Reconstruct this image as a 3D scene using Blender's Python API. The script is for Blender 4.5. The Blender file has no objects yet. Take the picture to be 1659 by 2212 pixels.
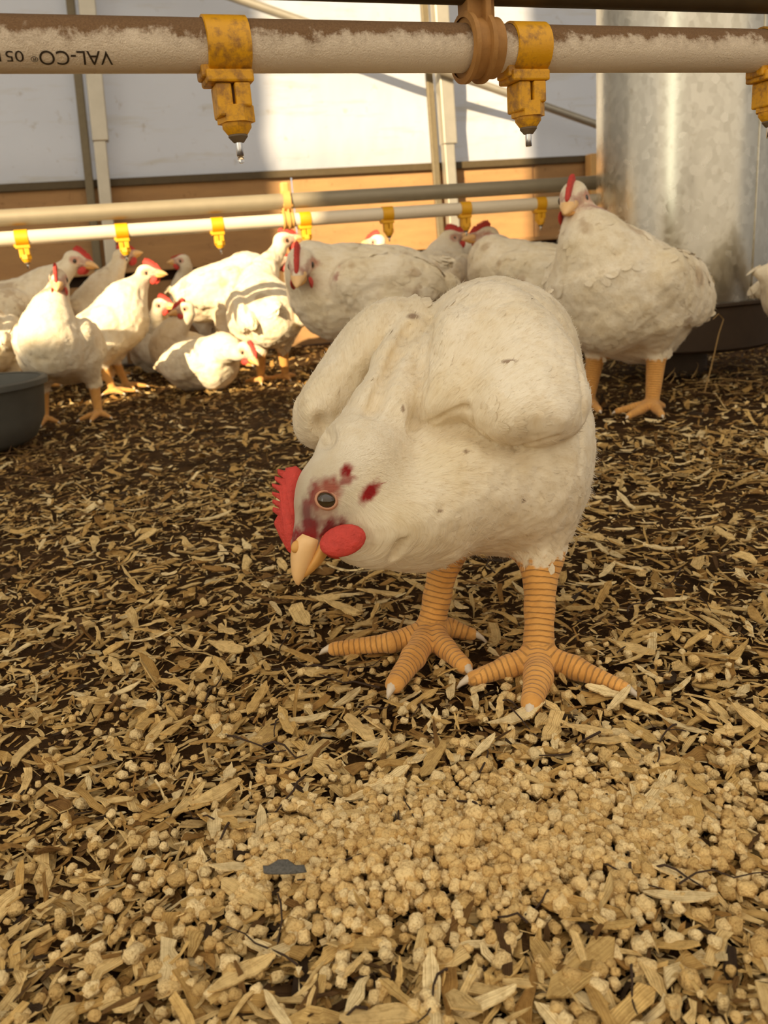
import bpy, bmesh, math, random
import numpy as np
from mathutils import Vector, Matrix

random.seed(7)
RNG = np.random.default_rng(11)
scene = bpy.context.scene
COL = scene.collection

# ------------------------------------------------------------------ camera
W, H, FPX = 1659, 2212, 1750.0
CX, CY = W / 2, H / 2
CAM_H = 0.29
ROLL = math.atan(.083)
PITCH = math.atan((CY - 572) * math.cos(ROLL) / FPX)
_r0 = np.array([1., 0, 0]); _u0 = np.array([0, math.sin(PITCH), math.cos(PITCH)])
FW = np.array([0, math.cos(PITCH), -math.sin(PITCH)])
RT = math.cos(ROLL) * _r0 - math.sin(ROLL) * _u0
UP = math.sin(ROLL) * _r0 + math.cos(ROLL) * _u0
CAM = np.array([0, 0, CAM_H])
cd = bpy.data.cameras.new('camera'); cam = bpy.data.objects.new('camera', cd); COL.objects.link(cam)
cam.matrix_world = Matrix([[RT[i], UP[i], -FW[i], CAM[i]] for i in range(3)] + [[0, 0, 0, 1]])
cd.sensor_fit = 'HORIZONTAL'; cd.sensor_width = 36; cd.lens = 36 * FPX / W
cd.clip_start = .02
cd.dof.use_dof = True; cd.dof.focus_distance = .54; cd.dof.aperture_fstop = 19.0
scene.camera = cam

# ------------------------------------------------------------------ sky, sun, exposure
SUN_AZ, SUN_TAN = math.atan(.46), .445            # travels forward and to the right, low
world = bpy.data.worlds.new('sky'); scene.world = world; world.use_nodes = True
bg = world.node_tree.nodes['Background']
bg.inputs[0].default_value = (1.0, .95, .87, 1); bg.inputs[1].default_value = 1.15
sd = bpy.data.lights.new('sun', 'SUN'); sun = bpy.data.objects.new('sun', sd); COL.objects.link(sun)
sd.energy = 10.5; sd.color = (1.0, .80, .52); sd.angle = math.radians(.6)
sun.rotation_euler = Vector((math.sin(SUN_AZ), math.cos(SUN_AZ), -SUN_TAN)).to_track_quat('-Z', 'Y').to_euler()
sun.location = (-3, -6, 4)
vs = scene.view_settings
vs.view_transform = 'Standard'; vs.look = 'None'; vs.gamma = 1; vs.use_curve_mapping = False
vs.exposure = 0.06
cy = scene.cycles; cy.max_bounces = 6; cy.use_adaptive_sampling = True; cy.adaptive_threshold = .02; cy.diffuse_bounces = 4; cy.glossy_bounces = 3; cy.transmission_bounces = 4; cy.transparent_max_bounces = 4


# ------------------------------------------------------------------ helpers
def ray(px, py): return FW + RT * (px - CX) / FPX - UP * (py - CY) / FPX
def P(px, py, d): return CAM + ray(px, py) * d
def G(px, py, z=0.):
    r = ray(px, py); return CAM + r * ((z - CAM_H) / r[2])
def nrm(v): v = np.asarray(v, float); return v / np.linalg.norm(v)

def tag(o, label=None, cat=None, group=None, kind=None):
    if label: o['label'] = label
    if cat: o['category'] = cat
    if group: o['group'] = group
    if kind: o['kind'] = kind
    return o
def empty(name, loc=(0, 0, 0)):
    o = bpy.data.objects.new(name, None); COL.objects.link(o); o.location = Vector(loc); o.empty_display_size = .02
    return o
def link(name, me, m=None, parent=None):
    o = bpy.data.objects.new(name, me); COL.objects.link(o)
    if m is not None and not me.materials: me.materials.append(m)
    if parent is not None:
        o.parent = parent
        o.matrix_parent_inverse = Matrix.Identity(4)
        # geometry is given in world space: undo the parent's location
        p, t = parent, Vector((0, 0, 0))
        while p is not None: t += p.location; p = p.parent
        o.location = -t
    return o
def mesh_np(name, V, Fq, smooth=True, col=None, attrs=None):
    V = np.asarray(V, np.float32); me = bpy.data.meshes.new(name)
    Fq = np.asarray(Fq, np.int32); n, k = Fq.shape
    me.vertices.add(len(V)); me.vertices.foreach_set('co', V.ravel())
    me.loops.add(n * k); me.loops.foreach_set('vertex_index', Fq.ravel())
    me.polygons.add(n); me.polygons.foreach_set('loop_start', np.arange(0, n * k, k, dtype=np.int32))
    me.polygons.foreach_set('loop_total', np.full(n, k, np.int32))
    me.polygons.foreach_set('use_smooth', np.full(n, smooth, bool))
    if col is not None:
        a = me.color_attributes.new('Col', 'FLOAT_COLOR', 'POINT')
        c = np.ones((len(V), 4), np.float32); c[:, :3] = col; a.data.foreach_set('color', c.ravel())
    for k2, v in (attrs or {}).items():
        v = np.asarray(v, np.float32)
        if v.ndim == 2: a = me.attributes.new(k2, 'FLOAT_VECTOR', 'POINT'); a.data.foreach_set('vector', v.ravel())
        else: a = me.attributes.new(k2, 'FLOAT', 'POINT'); a.data.foreach_set('value', v)
    me.update(); me.validate()
    return me
class MB:                                            # collects faces of ONE piece
    def __init__(s): s.v, s.f = [], []
    def add(s, vs, fs):
        n = len(s.v); s.v += [tuple(map(float, v)) for v in vs]; s.f += [tuple(i + n for i in f) for f in fs]
    def box(s, c, size, ax=None):
        ax = np.eye(3) if ax is None else np.asarray(ax)
        vs = [np.asarray(c) + ax[0] * size[0] / 2 * i + ax[1] * size[1] / 2 * j + ax[2] * size[2] / 2 * k for i in (-1, 1) for j in (-1, 1) for k in (-1, 1)]
        s.add(vs, [(0, 1, 3, 2), (4, 6, 7, 5), (0, 4, 5, 1), (2, 3, 7, 6), (0, 2, 6, 4), (1, 5, 7, 3)])
    def tube(s, pts, rad, n=12, cap=True):
        pts = [np.asarray(p, float) for p in pts]; m = len(pts)
        rad = [rad] * m if np.isscalar(rad) else rad
        vs = []; up = None
        for i, p in enumerate(pts):
            t = nrm(pts[min(i + 1, m - 1)] - pts[max(i - 1, 0)])
            if up is None: up = np.array([0, 0, 1.]) if abs(t[2]) < .9 else np.array([1., 0, 0])
            a = nrm(np.cross(t, up)); b = np.cross(a, t); up = b
            vs += [p + rad[i] * (a * math.cos(q) + b * math.sin(q)) for q in np.linspace(0, 2 * math.pi, n, endpoint=False)]
        fs = [(i * n + j, i * n + (j + 1) % n, (i + 1) * n + (j + 1) % n, (i + 1) * n + j) for i in range(m - 1) for j in range(n)]
        if cap: fs += [tuple(range(n - 1, -1, -1)), tuple(range((m - 1) * n, m * n))]
        s.add(vs, fs)
    def lathe(s, prof, c, ax=None, n=48, cap=False):  # prof: (radius, height) along ax[2]
        ax = np.eye(3) if ax is None else np.asarray(ax)
        vs = [np.asarray(c) + ax[2] * z + r * (ax[0] * math.cos(q) + ax[1] * math.sin(q)) for r, z in prof for q in np.linspace(0, 2 * math.pi, n, endpoint=False)]
        m = len(prof)
        fs = [(i * n + j, i * n + (j + 1) % n, (i + 1) * n + (j + 1) % n, (i + 1) * n + j) for i in range(m - 1) for j in range(n)]
        if cap: fs += [tuple(range(n - 1, -1, -1)), tuple(range((m - 1) * n, m * n))]
        s.add(vs, fs)
    def prism(s, poly, c, a, b, w, thick, bevel=0):  # poly in (a,b) axes, extruded along w
        poly = np.asarray(poly, float); n = len(poly); cen = poly.mean(0)
        layers = [(-thick / 2, 1), (thick / 2, 1)] if not bevel else [(-thick / 2, 1 - bevel), (-thick / 5, 1), (thick / 5, 1), (thick / 2, 1 - bevel)]
        vs = [np.asarray(c) + a * q[0] + b * q[1] + w * t for t, k in layers for q in (poly - cen) * k + cen]
        m = len(layers)
        fs = [(i * n + j, i * n + (j + 1) % n, (i + 1) * n + (j + 1) % n, (i + 1) * n + j) for i in range(m - 1) for j in range(n)]
        fs += [tuple(range(n - 1, -1, -1)), tuple(range((m - 1) * n, m * n))]
        s.add(vs, fs)
    def build(s, name, m, parent=None, smooth=False, bevel=0, origin=None):
        me = bpy.data.meshes.new(name)
        org = np.zeros(3) if origin is None else np.asarray(origin, float)
        me.from_pydata([tuple(np.asarray(v) - org) for v in s.v], [], s.f); me.update()
        bm = bmesh.new(); bm.from_mesh(me); bmesh.ops.recalc_face_normals(bm, faces=bm.faces)
        if bevel:
            es = [e for e in bm.edges if len(e.link_faces) == 2 and e.calc_face_angle(0) > .6]
            bmesh.ops.bevel(bm, geom=es, offset=bevel, segments=2, affect='EDGES', profile=.5)
        for f in bm.faces: f.smooth = bool(smooth)
        if smooth and smooth != 2:
            for e in bm.edges:
                if len(e.link_faces) == 2 and e.calc_face_angle(0) > .7: e.smooth = False
        bm.to_mesh(me); bm.free()
        o = link(name, me, m, parent)
        if origin is not None: o.location = o.location + Vector(org)
        return o

# vectorised value noise
def _hash(i, j, k):
    h = (i * 374761393 + j * 668265263 + k * 2147483647 + 1274126177) & 0xffffffff
    h = ((h ^ (h >> 13)) * 1274126177) & 0xffffffff
    return ((h ^ (h >> 16)) & 0xffff).astype(np.float64) / 65535.0
def vnoise(p):
    p = np.asarray(p, float); i = np.floor(p).astype(np.int64); f = p - i; f = f * f * (3 - 2 * f); r = 0
    for a in (0, 1):
        for b in (0, 1):
            for c in (0, 1):
                w = (f[:, 0] if a else 1 - f[:, 0]) * (f[:, 1] if b else 1 - f[:, 1]) * (f[:, 2] if c else 1 - f[:, 2])
                r = r + w * _hash(i[:, 0] + a, i[:, 1] + b, i[:, 2] + c)
    return r * 2 - 1
def fbm(p, o=3):
    p = np.asarray(p, float); return sum(vnoise(p * 2 ** k + 17 * k) / 2 ** k for k in range(o)) / 1.6
def ground_z(x, y):
    p = np.stack([np.asarray(x, float), np.asarray(y, float), np.zeros_like(np.asarray(x, float))], -1).reshape(-1, 3)
    return (.006 * fbm(p * 7, 3) + .004 * vnoise(p * 2.3 + 5)).reshape(np.shape(x)) - .006


# ------------------------------------------------------------------ materials
def srgb(r, g, b): return tuple((c / 255 / 12.92) if c / 255 <= .04045 else ((c / 255 + .055) / 1.055) ** 2.4 for c in (r, g, b))
class NT:
    def __init__(s, name):
        s.m = bpy.data.materials.new(name); s.m.use_nodes = True; s.t = s.m.node_tree; s.n = s.t.nodes; s.bsdf = s.n['Principled BSDF']; s.out = s.n['Material Output']
    def new(s, t, **kw):
        n = s.n.new(t)
        for k, v in kw.items(): setattr(n, k, v)
        return n
    def set(s, k, v):
        if hasattr(v, 'is_linked'): s.t.links.new(v, s.bsdf.inputs[k])
        else: s.bsdf.inputs[k].default_value = (*v, 1) if isinstance(v, tuple) and len(v) == 3 and k != 'Subsurface Radius' else v
        return s
    def ln(s, a, b): s.t.links.new(a, b)
    def coord(s, scale=(1, 1, 1), kind='Object'):
        tc = s.new('ShaderNodeTexCoord'); mp = s.new('ShaderNodeMapping'); s.ln(tc.outputs[kind], mp.inputs[0]); mp.inputs['Scale'].default_value = scale
        return mp.outputs[0]
    def noise(s, vec, scale, detail=3, rough=.6):
        n = s.new('ShaderNodeTexNoise'); n.inputs['Scale'].default_value = scale; n.inputs['Detail'].default_value = detail; n.inputs['Roughness'].default_value = rough
        if vec is not None: s.ln(vec, n.inputs['Vector'])
        return n.outputs['Fac']
    def voro(s, vec, scale, out='Distance', feature='F1'):
        n = s.new('ShaderNodeTexVoronoi', feature=feature); n.inputs['Scale'].default_value = scale; s.ln(vec, n.inputs['Vector']); return n.outputs[out]
    def ramp(s, fac, stops, interp='LINEAR'):
        r = s.new('ShaderNodeValToRGB'); r.color_ramp.interpolation = interp; el = r.color_ramp.elements
        while len(el) < len(stops): el.new(.5)
        for e, (p, c) in zip(el, stops): e.position = p; e.color = (*c, 1) if len(c) == 3 else c
        s.ln(fac, r.inputs[0]); return r.outputs[0]
    def mix(s, fac, a, b, mode='MIX'):
        n = s.new('ShaderNodeMix', data_type='RGBA', blend_type=mode)
        for i, v in ((0, fac), (6, a), (7, b)):
            if hasattr(v, 'is_linked'): s.ln(v, n.inputs[i])
            else: n.inputs[i].default_value = (*v, 1) if isinstance(v, tuple) and len(v) == 3 else v
        return n.outputs[2]
    def math(s, op, a, b=0.):
        n = s.new('ShaderNodeMath', operation=op)
        for i, v in enumerate((a, b)):
            if hasattr(v, 'is_linked'): s.ln(v, n.inputs[i])
            else: n.inputs[i].default_value = v
        return n.outputs[0]
    def attr(s, name, out='Color'):
        n = s.new('ShaderNodeAttribute'); n.attribute_name = name; return n.outputs[out]
    def bump(s, h, dist=.002, strength=1., normal=None):
        b = s.new('ShaderNodeBump'); b.inputs['Distance'].default_value = dist; b.inputs['Strength'].default_value = strength; s.ln(h, b.inputs['Height'])
        if normal is not None: s.ln(normal, b.inputs['Normal'])
        return b.outputs[0]

def simple(name, c, rough=.6, metal=0., var=.12, scale=40, bump=0., spec=.4):
    k = NT(name); v = k.coord(); nz = k.noise(v, scale, 4)
    k.set('Base Color', k.mix(nz, tuple(x * (1 - var) for x in c), tuple(min(1, x * (1 + var)) for x in c)))
    k.set('Roughness', rough).set('Metallic', metal).set('Specular IOR Level', spec)
    if bump: k.set('Normal', k.bump(nz, bump))
    return k.m

def m_bird():
    k = NT('white_feathers_and_skin'); v = k.coord()
    c = k.attr('Col'); leg = k.attr('leg', 'Fac'); arc = k.attr('arc', 'Fac')
    big = k.noise(v, 14, 3); fine = k.noise(k.attr('fuv', 'Vector'), 330, 3, .65); vane = k.noise(k.attr('fuv', 'Vector'), 95, 3, .6); mid = k.noise(v, 55, 3)
    c = k.mix(1.0, c, k.ramp(big, [(.3, (.90, .86, .76)), (.62, (1, 1, 1))]), 'MULTIPLY')
    c = k.mix(1.0, c, k.ramp(mid, [(.28, (.93, .89, .82)), (.55, (1, 1, 1))]), 'MULTIPLY')
    c = k.mix(1.0, c, k.ramp(fine, [(.3, (.93, .90, .85)), (.52, (1, 1, 1))]), 'MULTIPLY')
    # leg scales: rings along the shank and the toes
    fr = k.math('FRACT', k.math('ADD', k.math('MULTIPLY', arc, 235.), k.math('MULTIPLY', mid, .9)))
    gro = k.ramp(fr, [(0, (0, 0, 0)), (.16, (1, 1, 1)), (.85, (1, 1, 1)), (1, (0, 0, 0))])
    lines = k.math('MULTIPLY', k.math('SUBTRACT', 1., gro), leg)
    c = k.mix(k.math('MULTIPLY', lines, k.ramp(k.noise(v, 130, 2), [(.42, (.08,) * 3), (.6, (.40,) * 3)])), c, (.28, .13, .03))
    k.set('Base Color', c).set('Roughness', .75).set('Specular IOR Level', .25)
    k.set('Sheen Weight', .15).set('Sheen Roughness', .5)
    h = k.math('ADD', k.math('MULTIPLY', fine, .55), k.math('MULTIPLY', k.math('ADD', mid, k.math('MULTIPLY', vane, 1.3)), .6))
    h = k.math('ADD', h, k.math('MULTIPLY', k.math('MULTIPLY', gro, leg), .8))
    k.set('Normal', k.bump(h, .0016, .85))
    return k.m
def m_feather():
    k = NT('loose_white_feather'); k.set('Base Color', k.mix(k.noise(k.coord(), 60, 3), srgb(214, 202, 176), srgb(240, 231, 211))).set('Roughness', .8).set('Specular IOR Level', .2)
    return k.m
def m_chip():
    k = NT('wood_shaving'); v = k.coord((1, 1, 1)); c = k.attr('Col'); gr = k.attr('grain', 'Fac')
    n = k.new('ShaderNodeTexNoise', noise_dimensions='1D'); n.inputs['Scale'].default_value = 1900; n.inputs['Detail'].default_value = 2; k.ln(gr, n.inputs['W'])
    g = k.noise(v, 220, 3, .65); c = k.mix(1.0, c, k.ramp(g, [(.25, (.62, .55, .45)), (.55, (1, 1, 1)), (.9, (1.0, .97, .9))]), 'MULTIPLY')
    c = k.mix(1.0, c, k.ramp(n.outputs['Fac'], [(.3, (.66, .58, .47)), (.55, (1, 1, 1)), (.8, (1.08, 1.06, 1.0))]), 'MULTIPLY')
    k.set('Base Color', c).set('Roughness', .75).set('Specular IOR Level', .25).set('Normal', k.bump(k.math('ADD', k.math('MULTIPLY', g, .5), n.outputs['Fac']), .0007, .8))
    return k.m
def m_pellet():
    k = NT('feed_pellet'); v = k.coord(); c = k.attr('Col')
    g = k.noise(v, 900, 3, .7); s = k.voro(v, 700)
    c = k.mix(1.0, c, k.ramp(g, [(.3, (.62, .52, .4)), (.5, (1, 1, 1)), (.8, (1.0, .98, .94))]), 'MULTIPLY')
    k.set('Base Color', c).set('Roughness', .85).set('Specular IOR Level', .2).set('Normal', k.bump(k.math('ADD', g, s), .0009, .9))
    return k.m
def m_floor():
    k = NT('trodden_dark_litter'); v = k.coord(); a = k.noise(v, 30, 6, .7); b = k.noise(v, 240, 4, .7)
    c = k.ramp(a, [(.3, srgb(44, 28, 12)), (.55, srgb(78, 52, 24)), (.75, srgb(112, 80, 42))])
    c = k.mix(k.math('MULTIPLY', b, .6), c, srgb(96, 68, 34))
    k.set('Base Color', c).set('Roughness', .9).set('Specular IOR Level', .15).set('Normal', k.bump(k.math('ADD', a, b), .008, 1))
    return k.m
def m_film(name='white_wall_film', tr_=.34, tint=None):
    k = NT(name); v = k.coord(); n1 = k.noise(v, 1.3, 4); n2 = k.noise(k.coord((1, 1, 7)), 3.0, 5, .65); n3 = k.noise(v, 26, 3)
    c = k.mix(n1, srgb(202, 204, 210), srgb(224, 225, 228))
    c = k.mix(k.ramp(n2, [(.55, (0, 0, 0)), (.75, (.5, .5, .5))]), c, srgb(186, 172, 138))
    c = k.mix(k.ramp(n3, [(.64, (0, 0, 0)), (.74, (.35, .35, .35))]), c, srgb(160, 140, 105))
    k.set('Base Color', c).set('Roughness', .5).set('Specular IOR Level', .3)
    k.set('Normal', k.bump(k.noise(k.coord((1, 1, .5)), 4, 3), .03, .5))
    tr = k.new('ShaderNodeBsdfTranslucent'); k.ln(c, tr.inputs[0]); mx = k.new('ShaderNodeMixShader'); mx.inputs[0].default_value = tr_
    if tint: tr.inputs[0].default_value = (*tint, 1); k.t.links.remove(tr.inputs[0].links[0])
    k.ln(k.bsdf.outputs[0], mx.inputs[1]); k.ln(tr.outputs[0], mx.inputs[2]); k.ln(mx.outputs[0], k.out.inputs[0])
    return k.m
def m_pipe():                                         # white plastic, dust settled on its upper side
    k = NT('dusty_white_plastic'); v = k.coord()
    at = k.attr('up', 'Fac'); n = k.noise(v, 130, 5, .75); n2 = k.noise(v, 900, 3, .7); n3 = k.noise(v, 25, 2)
    u = k.math('ADD', at, k.math('MULTIPLY', k.math('SUBTRACT', n, .5), .75))
    u = k.math('ADD', u, k.math('MULTIPLY', k.math('SUBTRACT', n3, .5), .5))
    dirt = k.ramp(u, [(.38, (.10, .10, .10)), (.56, (.38, .38, .38)), (.70, (1, 1, 1))])
    c = k.mix(dirt, srgb(236, 216, 186), k.mix(n2, srgb(84, 58, 32), srgb(150, 114, 76)))
    k.set('Base Color', c).set('Roughness', k.ramp(dirt, [(0, (.45,) * 3), (1, (.95,) * 3)])).set('Normal', k.bump(k.math('ADD', n, n2), .0012, dirt if False else .7))
    return k.m
def m_yellow(dust=True, name='yellow_plastic'):
    k = NT(name); v = k.coord(); n = k.noise(v, 180, 5, .75); n2 = k.noise(v, 45, 3)
    base = k.mix(n2, srgb(214, 148, 2), srgb(232, 172, 16))
    if dust: base = k.mix(k.ramp(k.math('ADD', k.math('MULTIPLY', n, .6), k.math('MULTIPLY', n2, .4)), [(.47, (0, 0, 0)), (.62, (.8, .8, .8))]), base, srgb(140, 92, 40))
    k.set('Base Color', base).set('Roughness', .5).set('Normal', k.bump(n, .0006, .6))
    return k.m
def m_galv():
    k = NT('spangled_galvanised_steel'); v = k.coord((1, 1, .75)); s = k.voro(v, 90, 'Color'); s2 = k.noise(v, 60, 4, .7); s3 = k.noise(v, 9, 4)
    bw = k.new('ShaderNodeRGBToBW'); k.ln(s, bw.inputs[0])
    c = k.mix(k.math('MULTIPLY', bw.outputs[0], .8), srgb(186, 180, 164), srgb(222, 216, 200)); c = k.mix(k.ramp(s2, [(.6, (0, 0, 0)), (.74, (.4, .4, .4))]), c, srgb(150, 138, 112))
    k.set('Base Color', c).set('Metallic', .92)
    k.set('Roughness', k.math('ADD', .19, k.math('MULTIPLY', bw.outputs[0], .10)))
    k.set('Normal', k.bump(k.math('ADD', k.math('MULTIPLY', bw.outputs[0], .6), k.math('MULTIPLY', s2, .3)), .0006, .22))
    return k.m
def m_board():
    k = NT('weathered_plywood'); v = k.coord((1, 1, 1)); n = k.noise(k.coord((1, 1, 6)), 5, 6, .65); n2 = k.noise(v, 45, 3)
    c = k.ramp(n, [(.25, srgb(160, 120, 76)), (.6, srgb(176, 134, 84)), (.8, srgb(186, 144, 92))])
    c = k.mix(k.ramp(n2, [(.62, (0, 0, 0)), (.75, (.5, .5, .5))]), c, srgb(110, 74, 40))
    k.set('Base Color', c).set('Roughness', .75).set('Normal', k.bump(n2, .002, .5))
    return k.m

M = dict(bird=m_bird(), feather=m_feather(), chip=m_chip(), pellet=m_pellet(), floor=m_floor(), film=m_film(), panel_film=m_film('glow_panel_film', .95, (.80, .92, 1.0)), roof=simple('white_ceiling_board', srgb(222, 216, 204), .7), pipe=m_pipe(), yellow=m_yellow(),  # includes pale blue see-through film for the added panel behind the viewer
         yellow2=m_yellow(False, 'clean_yellow_plastic'), galv=m_galv(), board=m_board(),
         clamp=simple('dusty_tan_plastic', srgb(168, 120, 62), .7, 0, .25, 120, .001),
         steel=simple('polished_steel', (.75, .74, .72), .18, 1., .05),
         tube=simple('galvanised_tube', srgb(190, 182, 164), .42, .6, .15, 20),
         support=simple('dull_grey_steel', srgb(120, 108, 84), .55, .35, .2, 60, .0006),
         far_support=simple('pale_grey_steel', srgb(146, 134, 110), .5, .2, .12, 40), dark_steel=simple('dirty_dark_steel', srgb(88, 74, 50), .6, .2, .25, 60, .0006),
         grey_rubber=simple('grey_rubber', srgb(84, 82, 74), .7, 0, .2, 30),
         seal=simple('grey_seal', srgb(112, 94, 70), .6),
         ink=simple('black_ink', srgb(56, 42, 26), .6),
         comb=simple('red_comb', srgb(196, 66, 54), .62, 0, .32, 210, .0016, .3), beak=simple('horn_beak', srgb(236, 190, 128), .42, 0, .1, 90, .0003, .5),
         beak_low=simple('horn_beak_lower', srgb(214, 158, 82), .45, 0, .12, 90), mouth=simple('red_mouth_lining', srgb(170, 60, 50), .6),
         claw=simple('pale_claw', srgb(214, 196, 170), .4, 0, .1), eyelid=simple('pale_eyelid', srgb(190, 136, 102), .6),
         eye=simple('dark_eye', srgb(58, 44, 24), .06, 0, .1, 50, 0, .8), eye_rim=simple('eye_rim', srgb(120, 92, 52), .5),
         drywood=simple('dry_straw', srgb(176, 140, 84), .8, 0, .2, 90), darkstraw=simple('dark_straw', srgb(92, 64, 30), .85, 0, .3, 90),
         twig=simple('dark_twig', srgb(58, 40, 24), .85, 0, .25, 200), stone=simple('grey_speckled_stone', srgb(96, 92, 84), .7, 0, .75, 900, .001),
         rust=simple('rusty_dark_pan', srgb(78, 62, 46), .7, .2, .3, 24, .001), wood=simple('bare_timber', srgb(214, 168, 104), .75, 0, .15, 20),
         water=None)
k = NT('water'); k.set('Base Color', (1., 1, 1)).set('Roughness', .02).set('IOR', 1.33).set('Transmission Weight', 1.); M['water'] = k.m


# ------------------------------------------------------------------ signed distance modelling
class Field:
    def __init__(s, lo, hi, h):
        s.lo = np.asarray(lo, float); s.h = h
        s.n = np.ceil((np.asarray(hi) - s.lo) / h).astype(int) + 1
        s.F = np.full(s.n, .05, np.float32)
        s.ax = [s.lo[i] + np.arange(s.n[i]) * h for i in range(3)]
    def _sub(s, lo, hi):
        a = np.clip(np.floor((lo - s.lo) / s.h).astype(int), 0, s.n); b = np.clip(np.ceil((hi - s.lo) / s.h).astype(int) + 1, 0, s.n)
        if np.any(b <= a): return None
        sl = tuple(slice(a[i], b[i]) for i in range(3))
        g = [s.ax[i][sl[i]].astype(np.float32).reshape([-1 if j == i else 1 for j in range(3)]) for i in range(3)]
        return sl, g
    def _put(s, sl, d, k, sub):
        A = s.F[sl]
        if sub: hh = np.clip(.5 - .5 * (d + A) / k, 0, 1); s.F[sl] = A * (1 - hh) + (-d) * hh + k * hh * (1 - hh)
        else: hh = np.clip(.5 + .5 * (A - d) / k, 0, 1); s.F[sl] = A * (1 - hh) + d * hh - k * hh * (1 - hh)
    def ell(s, c, r, ax, k=.01, sub=False):          # ax rows are the axes
        c = np.asarray(c, float); ax = np.asarray(ax, float); r = np.asarray(r, float)
        ext = np.sqrt(((ax * r[:, None]) ** 2).sum(0)) + k + 4 * s.h
        q = s._sub(c - ext, c + ext)
        if q is None: return
        sl, g = q; p = [g[i] - np.float32(c[i]) for i in range(3)]; k0 = 0; k1 = 0
        for i in range(3):
            t = p[0] * np.float32(ax[i, 0]) + p[1] * np.float32(ax[i, 1]) + p[2] * np.float32(ax[i, 2])
            k0 = k0 + (t / r[i]) ** 2; k1 = k1 + (t / r[i] ** 2) ** 2
        k0 = np.sqrt(k0); s._put(sl, (k0 * (k0 - 1) / (np.sqrt(k1) + 1e-9)).astype(np.float32), k, sub)
    def cap(s, a, b, ra, rb, k=.01, sub=False):
        a = np.asarray(a, float); b = np.asarray(b, float); e = max(ra, rb) + k + 4 * s.h
        q = s._sub(np.minimum(a, b) - e, np.maximum(a, b) + e)
        if q is None: return
        sl, g = q; d = b - a; L2 = d @ d
        t = sum((g[i] - np.float32(a[i])) * np.float32(d[i]) for i in range(3)) / np.float32(L2); t = np.clip(t, 0, 1)
        dist = np.sqrt(sum((g[i] - np.float32(a[i]) - t * np.float32(d[i])) ** 2 for i in range(3)))
        s._put(sl, (dist - (ra + (rb - ra) * t)).astype(np.float32), k, sub)
    def chain(s, pts, rad, k=.01):
        for i in range(len(pts) - 1): s.cap(pts[i], pts[i + 1], rad[i], rad[i + 1], k)
    def mesh(s):
        F = s.F; I = F < 0
        c = np.zeros(np.array(F.shape) - 1, np.int8); sl = (slice(0, -1), slice(1, None))
        for i in (0, 1):
            for j in (0, 1):
                for k in (0, 1): c += I[sl[i], sl[j], sl[k]]
        act = (c > 0) & (c < 8); idx = np.full(act.shape, -1, np.int32); a = np.argwhere(act); idx[act] = np.arange(len(a))
        pos = np.zeros((len(a), 3)); cnt = np.zeros(len(a))
        cs = [(i, j, k) for i in (0, 1) for j in (0, 1) for k in (0, 1)]
        for p in cs:
            for ax in range(3):
                if p[ax]: continue
                q = list(p); q[ax] = 1
                f0 = F[a[:, 0] + p[0], a[:, 1] + p[1], a[:, 2] + p[2]].astype(float); f1 = F[a[:, 0] + q[0], a[:, 1] + q[1], a[:, 2] + q[2]].astype(float)
                m = (f0 < 0) != (f1 < 0); t = np.where(m, f0 / np.where(m, f0 - f1, 1), 0)
                pp = np.array(p, float) + t[:, None] * (np.array(q) - np.array(p)); pos += pp * m[:, None]; cnt += m
        V = s.lo + (a + pos / cnt[:, None]) * s.h
        Q = []
        for ax in range(3):
            o = [i for i in range(3) if i != ax]
            A = np.take(I, range(0, I.shape[ax] - 1), ax); B = np.take(I, range(1, I.shape[ax]), ax); e = np.argwhere(A != B)
            e = e[(e[:, o[0]] > 0) & (e[:, o[1]] > 0) & (e[:, o[0]] < I.shape[o[0]] - 1) & (e[:, o[1]] < I.shape[o[1]] - 1)]
            ins = A[e[:, 0], e[:, 1], e[:, 2]]; quad = []
            for d0, d1 in ((0, 0), (1, 0), (1, 1), (0, 1)):
                x = e.copy(); x[:, o[0]] -= d0; x[:, o[1]] -= d1; quad.append(idx[x[:, 0], x[:, 1], x[:, 2]])
            quad = np.stack(quad, 1); flip = ins if ax != 1 else ~ins
            quad[~flip] = quad[~flip][:, ::-1]; Q.append(quad)
        return V, np.concatenate(Q)
def vnormals(V, Q):
    n = np.cross(V[Q[:, 2]] - V[Q[:, 0]], V[Q[:, 3]] - V[Q[:, 1]]); N = np.zeros_like(V)
    for i in range(4): np.add.at(N, Q[:, i], n)
    return N / (np.linalg.norm(N, axis=1, keepdims=True) + 1e-12)
def smooth_mesh(V, Q, it=1):
    for _ in range(it):
        S = np.zeros_like(V); c = np.zeros(len(V))
        for i in range(4): np.add.at(S, Q[:, i], V[Q[:, (i + 1) % 4]] + V[Q[:, (i + 3) % 4]]); np.add.at(c, Q[:, i], 2)
        V = .5 * V + .5 * S / c[:, None]
    return V
def convex(V, Q, N, tol=.00002):
    D = smooth_mesh(V, Q, 2) - V; c = (D * N).sum(1)
    for _ in range(3):                                   # spread, so that the rims of folds stay bare too
        S = np.zeros(len(V)); n = np.zeros(len(V))
        for i in range(4): np.maximum.at(S, Q[:, i], np.maximum(c[Q[:, (i + 1) % 4]], c[Q[:, (i + 3) % 4]]))
        c = np.maximum(c * .8, S * .8)
    return c < 6 * tol
def seg_dist(V, a, b):
    a = np.asarray(a, float); b = np.asarray(b, float); d = b - a; t = np.clip((V - a) @ d / (d @ d), 0, 1)
    return np.linalg.norm(V - a - t[:, None] * d, axis=1), t

WHITE = np.array(srgb(242, 228, 200)); RED = np.array(srgb(196, 66, 54)); LEG = np.array(srgb(226, 166, 88)); PINK = np.array(srgb(214, 140, 112))

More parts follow.
